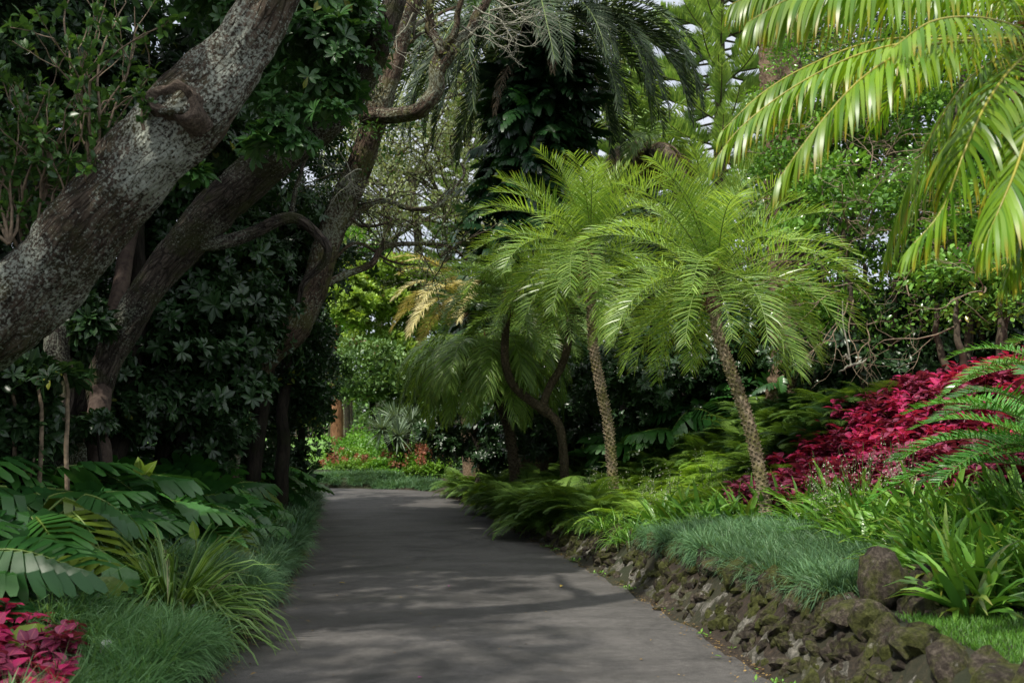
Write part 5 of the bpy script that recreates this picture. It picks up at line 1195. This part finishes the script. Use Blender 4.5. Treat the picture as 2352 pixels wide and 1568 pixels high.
# ================================================================== MONSTERA BANK (left)
def monstera_mesh(seed, n=14, size=.45, hgt=.55):
    rg = rng_(seed); mb = MB(); sm = MB()
    for k in range(n):
        az = k*2.39996+rg.normal(0, .3); q = np.array((math.cos(az), math.sin(az), 0)); h = hgt*rg.uniform(.55, 1.15); r = rg.uniform(.12, .42)
        tip = q*r+np.array((0, 0, h)); P = spline([(0, 0, 0), q*r*.4+np.array((0, 0, h*.6)), tip], 8); tube(sm, P, np.linspace(.013, .008, 8), 5)
        d = nrm(q*.9+np.array((rg.normal(0, .15), rg.normal(0, .15), rg.uniform(-.45, .35)))); up = nrm(np.array((0, -.35, .8))+q*.45+rg.normal(0, .15, 3))
        T = MON[rg.integers(3)]; sz = size*rg.uniform(.7, 1.15)
        instance(mb, T, tip[None], d[None], up[None], np.array([sz]), np.array([rg.random() if k else .97]), np.array([rg.random()]))
        # raised pale midrib
        x = nrm(np.cross(d, up)); z = np.cross(x, d); yy_ = np.linspace(0, .84, 7); dr_ = [.3, .55, .8][[id(a) for a in MON].index(id(T))]
        Pm = tip+d*(yy_*sz)[:, None]+z*((-dr_*yy_**2*.8+.008)*sz)[:, None]; tube(sm, Pm, np.linspace(.007, .002, 7), 4)
    mb.merge(sm, mat=1); return mb.mesh('monstera', [M['monstera'], M['mstem']])
M['mstem'] = flatmat('yellow_green_petiole', (.13, .2, .035), .4)
MO = [monstera_mesh(800+i, 14) for i in range(5)]; rg = rng_(810)
cand = []
for i in range(6000):
    y = rg.uniform(5.6, 24); dl = rg.uniform(.9, 3.6) if y < 14 else rg.uniform(.8, 2.4); x = xl(y)-dl
    lo = np.interp(y, [5.6, 6.4, 7.0, 8.4, 8.9, 9.9, 13, 14, 24], [1.5, 1.4, 1.75, 1.75, 1.3, 1.15, 1.15, .95, .75])
    if dl < lo or (y < 6.3 and dl < 2.6): continue
    if all((x-a)**2+(y-b_)**2 > (.36 if y < 14 else .5)**2 for a, b_ in cand): cand.append((x, y))
cand = sorted(cand, key=lambda q: q[1])
for i, (x, y) in enumerate(cand):
    far = y > 14
    solo('monstera', MO[rg.integers(5)], x, y, 'monstera with split glossy leaves in the shaded far part of the left bank' if far else 'monstera with big split leaves in the dense near part of the left bank', 'plant', 'far monsteras on the left bank' if far else 'near monsteras on the left bank', 1.18, rg)
# monsteras around the date palms on the right
rg = rng_(811)
for i in range(34):
    y = rg.uniform(17.8, 21.5); x = rg.uniform(2.2, 7.5)
    solo('monstera', MO[rg.integers(5)], x, y, 'monstera in deep shade at the back of the right bank', 'plant', 'monsteras behind the right bank', 1.3, rg)
# cream arum spathes and lime new leaves
for i, (u, v_, Y, lab) in enumerate([(103, 1338, 7.4, 'cream pointed flower spathe standing among the near monstera leaves')]):
    mb = MB(); sm = MB(); o = g3(u, 1400, Y); c = at(u, v_, Y)-o
    y_ = np.linspace(0, 1, 9); tube(mb, c+np.stack([0*y_, 0*y_, (y_-.5)*.12], 1), .018*np.sin(np.clip(y_*.9+.1, 0, 1)*PI)**.7+.002, 10); t_ = thing('monstera_flower', lab, 'flower', o); mb.obj('spathe', M['cream'] if 'cream' in M else M.setdefault('cream', flatmat('cream_spathe', (.6, .55, .33), .5, .1)), t_)
    tube(sm, [(0, 0, -.05), c*.5, c-np.array((0, 0, .07))], .01, 6); sm.obj('stem', M['mstem'], t_)
M['limeleaf'] = leafmat('new_lime_leaf', (.16, .28, .02), (.24, .38, .03), rough=.4, trans=.4, rib=(.3, .4, .1))
for i, (u, v_, Y, lab, s) in enumerate([(85, 1430, 5.9, 'bright lime new leaf drooping over the corner crimson plants', .26), (325, 1100, 9.6, 'pair of upright lime new leaves above the left bank', .22), (450, 1240, 8.6, 'single folded lime leaf in the middle of the left bank', .17)]):
    o = g3(u, 1350, Y); c = at(u, v_, Y)-o; mb = MB(); sm = MB(); k = [3, 2, 1][i]
    d = np.array([(-.3, -.5, -.5), (.35, -.4, -.6), (.1, -.2, -.7)])[:k] if i == 0 else np.array([(-.25, 0, 1.), (.5, -.1, .7)])[:k]
    instance(mb, LF_OVA, np.tile(c, (k, 1)), d, np.tile((0, -1., .4), (k, 1)), np.full(k, s), rg.random(k)); tube(sm, [(0, 0, -.05), c*.5+np.array((.02, 0, 0)), c], .007, 5)
    t_ = thing('young_leaf_stalk', lab, 'plant', o); mb.obj('leaf', M['limeleaf'], t_); sm.obj('stem', M['mstem'], t_)

# ================================================================== SMALL THINGS
# white marker post
M['white_plastic'] = flatmat('weathered_white_plastic', (.36, .38, .36), .5, .15, 20)
o = g3(240, 1568, 5.9); c = at(240, 1487, 5.9)-o; t_ = thing('garden_spigot', 'short white plastic stub post with an open cap beside the crimson corner plants', 'post', o); mb = MB()
tube(mb, [(0, 0, -.05), (0, 0, c[2]-.04)], .022, 14); mb.obj('tube', M['white_plastic'], t_); mb = MB(); tube(mb, [(0, 0, c[2]-.05), (0, 0, c[2]-.02), (0.004, -.01, c[2]+.01), (.008, -.02, c[2]+.035)], [.024, .029, .03, .029], 14, cap=True); mb.obj('cap', M['white_plastic'], t_)
for i, (u, v_, Y) in enumerate([(447, 1440, 7.6), (608, 1358, 9.5)]):
    o = g3(u, v_, Y); o[2] = Hs(o[0], Y); c = at(u, v_-30, Y)-o; t_ = thing('plant_label_stake', ['grey plastic stake in front of the striped lilyturf', 'small pale stake standing in the rounded mondo mound'][i], 'stake', o); mb = MB(); h_ = [.24, .12][i]; tube(mb, [(0, 0, -.03), (0, 0, h_)], .009, 8); mb.obj('stake_rod', M['white_plastic'], t_)
    mb = MB(); tube(mb, [(0, -.01, h_-.01), (0, -.012, h_+.03)], [.022, .022], 4, cap=True); mb.obj('plate', M['white_plastic'], t_)
# fallen leaves
for i, (u, v_, m_, s, lab) in enumerate([(778, 1338, 'yellowleaf', .07, 'curled yellow leaf lying left of the middle of the drive'), (1292, 1344, 'yellowleaf', .07, 'yellow leaf lying near the right edge of the drive'), (1030, 1346, 'magenta', .04, 'magenta petal lying in the middle of the drive'), (960, 1556, 'magenta', .035, 'dull pink petal at the near end of the drive'),
        (1740, 1598-60, 'bright', .05, 'green leaf scrap by the foot of the near wall'), (1640, 1505, 'bright', .06, 'green leaf on the asphalt near the wall foot'), (702, 1425, 'litter', .05, 'brown leaf near the left edge of the drive'), (590, 1545, 'litter', .05, 'brown leaf at the near left edge of the drive'), (1000, 1440, 'litter', .025, 'tiny brown scrap on the drive centre')]):
    Y = F*CAMZ/((v_-784)+0)*1.0; d = at(u, v_, 1.0)-np.array((0, 0, CAMZ)); k = (CAMZ-.03)/-d[2]; p = np.array((d[0]*k, d[1]*k, .034)); mb = MB(); rr = rng_(900+i).random(2)*6
    instance(mb, LF_OVA, np.zeros((1, 3)), np.array([(math.cos(rr[0]), math.sin(rr[0]), .12)]), np.array([(.1, .1, 1.)]), np.array([s]), np.array([.6])); o_ = mb.obj('fallen_leaf', M[m_]); o_.location = [float(q) for q in p]; tag(o_, lab, 'leaf' if m_ != 'magenta' else 'petal')
# leaf litter and weeds along both edges
rg = rng_(910); mb = MB(); n = 4200; y = 4+22*rg.random(n)**1.6; sd_ = rg.random(n) < .5; off = np.abs(rg.normal(0, .09, n)); x = np.where(sd_, xl(y)+off-.03, xr(y)-off+.03)
k = rg.random(n) < .09; x = np.where(k, xl(y)+rg.random(n)*(xr(y)-xl(y)), x)
instance(mb, LF_SML, np.stack([x, y, np.full(n, .03)], 1), np.stack([rg.normal(size=n), rg.normal(size=n), rg.normal(0, .15, n)], 1), np.tile((0, 0, 1.), (n, 1))+rg.normal(0, .2, (n, 3)), rg.uniform(.008, .032, n), rg.random(n), wsc=1.0)
tag(mb.obj('leaf_litter', M['litter']), 'crumbs of brown leaf litter gathered along the drive edges', 'litter', kind='stuff')
rg = rng_(912); mb = MB(); n = 520; y = 4.5+14*rg.random(n)**1.4; cx = xr(y)+rg.normal(.0, .05, n); cl_ = np.sin(y*5)+np.sin(y*11) > .9; y, cx = y[cl_], cx[cl_]; q = np.repeat(np.stack([cx, y, np.full(len(y), .03)], 1), 5, 0)
d = nrm(rg.normal(size=(len(q), 3))*np.array((1, 1, .3))+np.array((0, 0, .5))); instance(mb, LF_SML, q+d*.01, d, np.tile((0, 0, 1.), (len(q), 1)), rg.uniform(.02, .045, len(q)), rg.random(len(q)))
tag(mb.obj('weeds', M['bright']), 'tiny green weeds at the foot of the wall', 'weeds', kind='stuff')
# white flowering wands
def wand(seed, h=.75):
    rg = rng_(seed); mb = MB(); fl = MB()
    for k in range(7):
        d = nrm(rg.normal(0, .25, 3)+np.array((0, 0, 1.))); P = spline([(0, 0, 0), d*h*.5, d*h+rg.normal(0, .07, 3)], 10); tube(mb, P, .0025, 3)
        m = 8; t = rg.uniform(.45, 1, m); pp = np.stack([np.interp(t, np.linspace(0, 1, 10), P[:, j]) for j in range(3)], 1)+rg.normal(0, .015, (m, 3)); q = np.repeat(pp, 4, 0); dd = rdir(rg, len(q)); instance(fl, LF_SML, q, dd, rdir(rg, len(q)), .012, rg.random(len(q)))
    mb.merge(fl, mat=1); return mb.mesh('white_flowered_wand', [M['stem'], M['white']])
WA = [wand(920+i) for i in range(3)]; rg = rng_(925)
spots = [(u, 1060+rg.uniform(-10, 20), rg.uniform(9.2, 10.4)) for u in rg.uniform(1850, 2080, 9)]
for u, v_, Y in spots:
    p = at(u, v_, Y); solo('white_flowered_wand', WA[rg.integers(3)], p[0], Y, 'airy white flowered stems rising in front of the crimson bed', 'flower', 'white flowered stems by the crimson bed', 1, rg)
for i in range(14):
    y = rg.uniform(12.6, 15.8); x = xr(y)+rg.uniform(.9, 2.8); solo('white_flowered_wand', WA[rg.integers(3)], x, y, 'airy white flowered stems sprinkled over the sunny ferns', 'flower', 'white flowered stems over the ferns', .95, rg)

# ================================================================== CAMELLIA MASS (right)
def camellia(label, c, r, seed, ncl=60, per=46, twigs=26, leaf=.085):
    rg = rng_(seed); c = np.array(c); b = np.array((c[0], c[1], Hs(c[0], c[1]))); t = thing('camellia', label, 'shrub', b); lv = MB(); tb = MB(); tw = MB(); tips = []
    for k in range(5):
        a = k*1.3; limb(tb, rg, [(math.cos(a)*.15, math.sin(a)*.15, -.05), (math.cos(a)*.4, math.sin(a)*.4, (c[2]-b[2])*.5), (math.cos(a)*r[0]*.5, math.sin(a)*r[1]*.5, c[2]-b[2])], .06, .03, 7)
    cc, dd = clumps(rg, ncl, r, c-b, .78); leafcloud(lv, rg, cc, .44, int(per*3.2), LF_ELL, leaf*1.1, whorl=False, upb=.2)
    for k in range(int(twigs*.6)):
        d = rdir(rg, 1)[0]; d[1] = -abs(d[1])-.4; d = nrm(d); p = c-b+d*np.array(r)*.75; tw = MB(); grow(tw, rg, p, nrm(d+rg.normal(0, .4, 3)), .014, .6, 3, tips, .65, 0, 4, ratio=.75); tw.obj('bare_twig', M['twig'], t)
    tb.obj('trunk', M['twig_dark'], t); lv.obj('foliage', M['camellia'], t); return t
camellia('camellia with glossy round leaves and bare twigs right of the nearest palm crown', at(1990, 590, 14.5), (1.4, 1.1, 1.5), 930, 70, 36, 46)
camellia('camellia with glossy leaves behind the hanging near fronds at far right', at(2260, 520, 13.8), (1.3, 1.1, 1.6), 931, 64, 42, 14)
camellia('upper camellia growth above the nearest palm', at(1880, 350, 16), (1.35, 1.1, 1.1), 932, 60, 46, 14)
camellia('low spreading camellia branch over the top of the crimson bed', at(2230, 690, 12.6), (.85, .6, .5), 933, 26, 26, 8)
camellia('camellia growth high behind the top fringe of near fronds', at(2100, 180, 15.5), (2.4, 1.2, 1.4), 934, 70, 46, 10)
# magenta blossoms
o = at(2215, 570, 12.9); t_ = thing('bougainvillea_sprig', 'sprig of magenta blossoms showing between the near fronds at right', 'flower', (o[0], 12.9, Hs(o[0], 12.9))); mb = MB(); sm = MB(); rg = rng_(940); o = o-np.array(t_.location)
for u, v_ in ((2205, 580), (2225, 565), (2245, 575), (2212, 600), (2260, 590)):
    p = at(u, v_, 12.7)-np.array(t_.location); q = np.tile(p, (10, 1))+rg.normal(0, .03, (10, 3)); instance(mb, LF_OVA, q, rdir(rg, 10), rdir(rg, 10), .045, rg.random(10))
tube(sm, spline([(0, 0, 0), o*.5+np.array((.2, .3, 0)), o], 12), .012, 5); mb.obj('blossom', M['magenta'], t_); sm.obj('stem', M['twig_dark'], t_)
# broken branch hanging
o = at(1935, 690, 12.8); t_ = thing('broken_branch', 'pale broken branch hanging with a splayed lichened end right of the nearest palm', 'branch', o); mb = MB()
for p in ([(1935, 690), (1938, 750), (1948, 800), (1955, 838)], [(1955, 838), (1940, 846), (1928, 853)], [(1955, 838), (1975, 834), (1992, 824)], [(1950, 825), (1942, 815), (1937, 822)]):
    limb(mb, rng_(941), [at(*q, 12.8)-o for q in p], .009 if p[0][1] < 800 else .02, .014 if p[0][1] < 800 else .006, 7, lump=.2)
mb.obj('wood', M['twig_grey'], t_)
# deep backdrop of the right side
for i, (lab, u, v_, Y, r, m_) in enumerate([('dense dark shrub closing the gap over the left top of the crimson bed', 1985, 840, 14.9, (.75, .6, .7), 'glossy'), ('dense dark shrub over the middle top of the crimson bed', 2090, 800, 14.4, (1.1, .6, .7), 'glossy'), ('dense dark shrub over the right top of the crimson bed', 2300, 760, 13.9, (1.1, .6, .7), 'glossy'), ('dark evergreen in the shade behind the nearest palm trunk', 1560, 880, 18.5, (1.5, 1, 1.0), 'glossy'), ('low dark evergreen right of the slim upright palm', 1460, 900, 20, (1.4, 1, 1.1), 'glossy'), ('dark shrub behind the stout date palm', 1850, 830, 19, (1.5, 1, 1.5), 'glossy'),
        ('tall evergreen rising behind the camellias at top right', 2040, 60, 21, (2.2, 2, 3), 'glossy'), ('tall evergreen in the far top right corner', 2300, 150, 19, (3, 2, 3.2), 'glossy'), ('evergreen behind the camellias at mid right', 2100, 560, 18, (2.6, 1.2, 2), 'glossy'),
        ('evergreen low behind the crimson bed', 2150, 830, 15.6, (2.6, .8, .8), 'glossy'), ('low evergreen behind the stout date palm foot', 1720, 850, 18.6, (1.6, .8, 1.1), 'glossy'), ('low evergreen screen right of the stout date palm', 2120, 800, 17.6, (1.5, .8, 1.1), 'glossy'), ('low evergreen shrub behind the forked palm', 1290, 985, 21.6, (1.5, .7, .8), 'glossy'), ('low evergreen shrub behind the farthest pygmy palm', 1090, 1000, 23.2, (1.3, .7, .8), 'glossy'), ('evergreen behind the kentia palm foot', 1420, 640, 27, (3.0, 1, 3.4), 'vine_dark'), ('evergreen behind the camellias at the right edge', 2450, 600, 15, (1.6, 1.2, 2.4), 'glossy'), ('vine hung evergreen right of the norfolk pine', 1860, 400, 24, (1.3, 1.5, 4), 'vine_dark')]):
    c = at(u, v_, Y); dark_tree(lab, (c[0], Y, Hs(c[0], Y)), [(c, r)], 950+i, .14, 26, 66, m_, True, [[(c[0], Y, Hs(c[0], Y)-.1), (c[0]+.2, Y, (c[2]+Hs(c[0], Y))*.5), tuple(c)]], .12)
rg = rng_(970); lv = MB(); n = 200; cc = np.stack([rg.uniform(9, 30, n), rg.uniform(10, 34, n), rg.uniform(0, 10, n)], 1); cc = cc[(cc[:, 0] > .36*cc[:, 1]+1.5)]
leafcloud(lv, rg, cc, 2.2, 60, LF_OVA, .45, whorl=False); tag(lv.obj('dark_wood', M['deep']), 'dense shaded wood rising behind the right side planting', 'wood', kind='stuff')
# big vine leaf climbing the stout date palm
climber('few green climbing leaves on the stout date palm trunk', [at(1822, 960, 17), at(1835, 860, 16.9), at(1822, 790, 16.9)], [.35, .4, .42], 34, .3, 981, 'monstera')
print('OBJECTS', len(bpy.data.objects), 'polys', sum(len(o.data.polygons) for o in bpy.data.objects if o.type == 'MESH'))
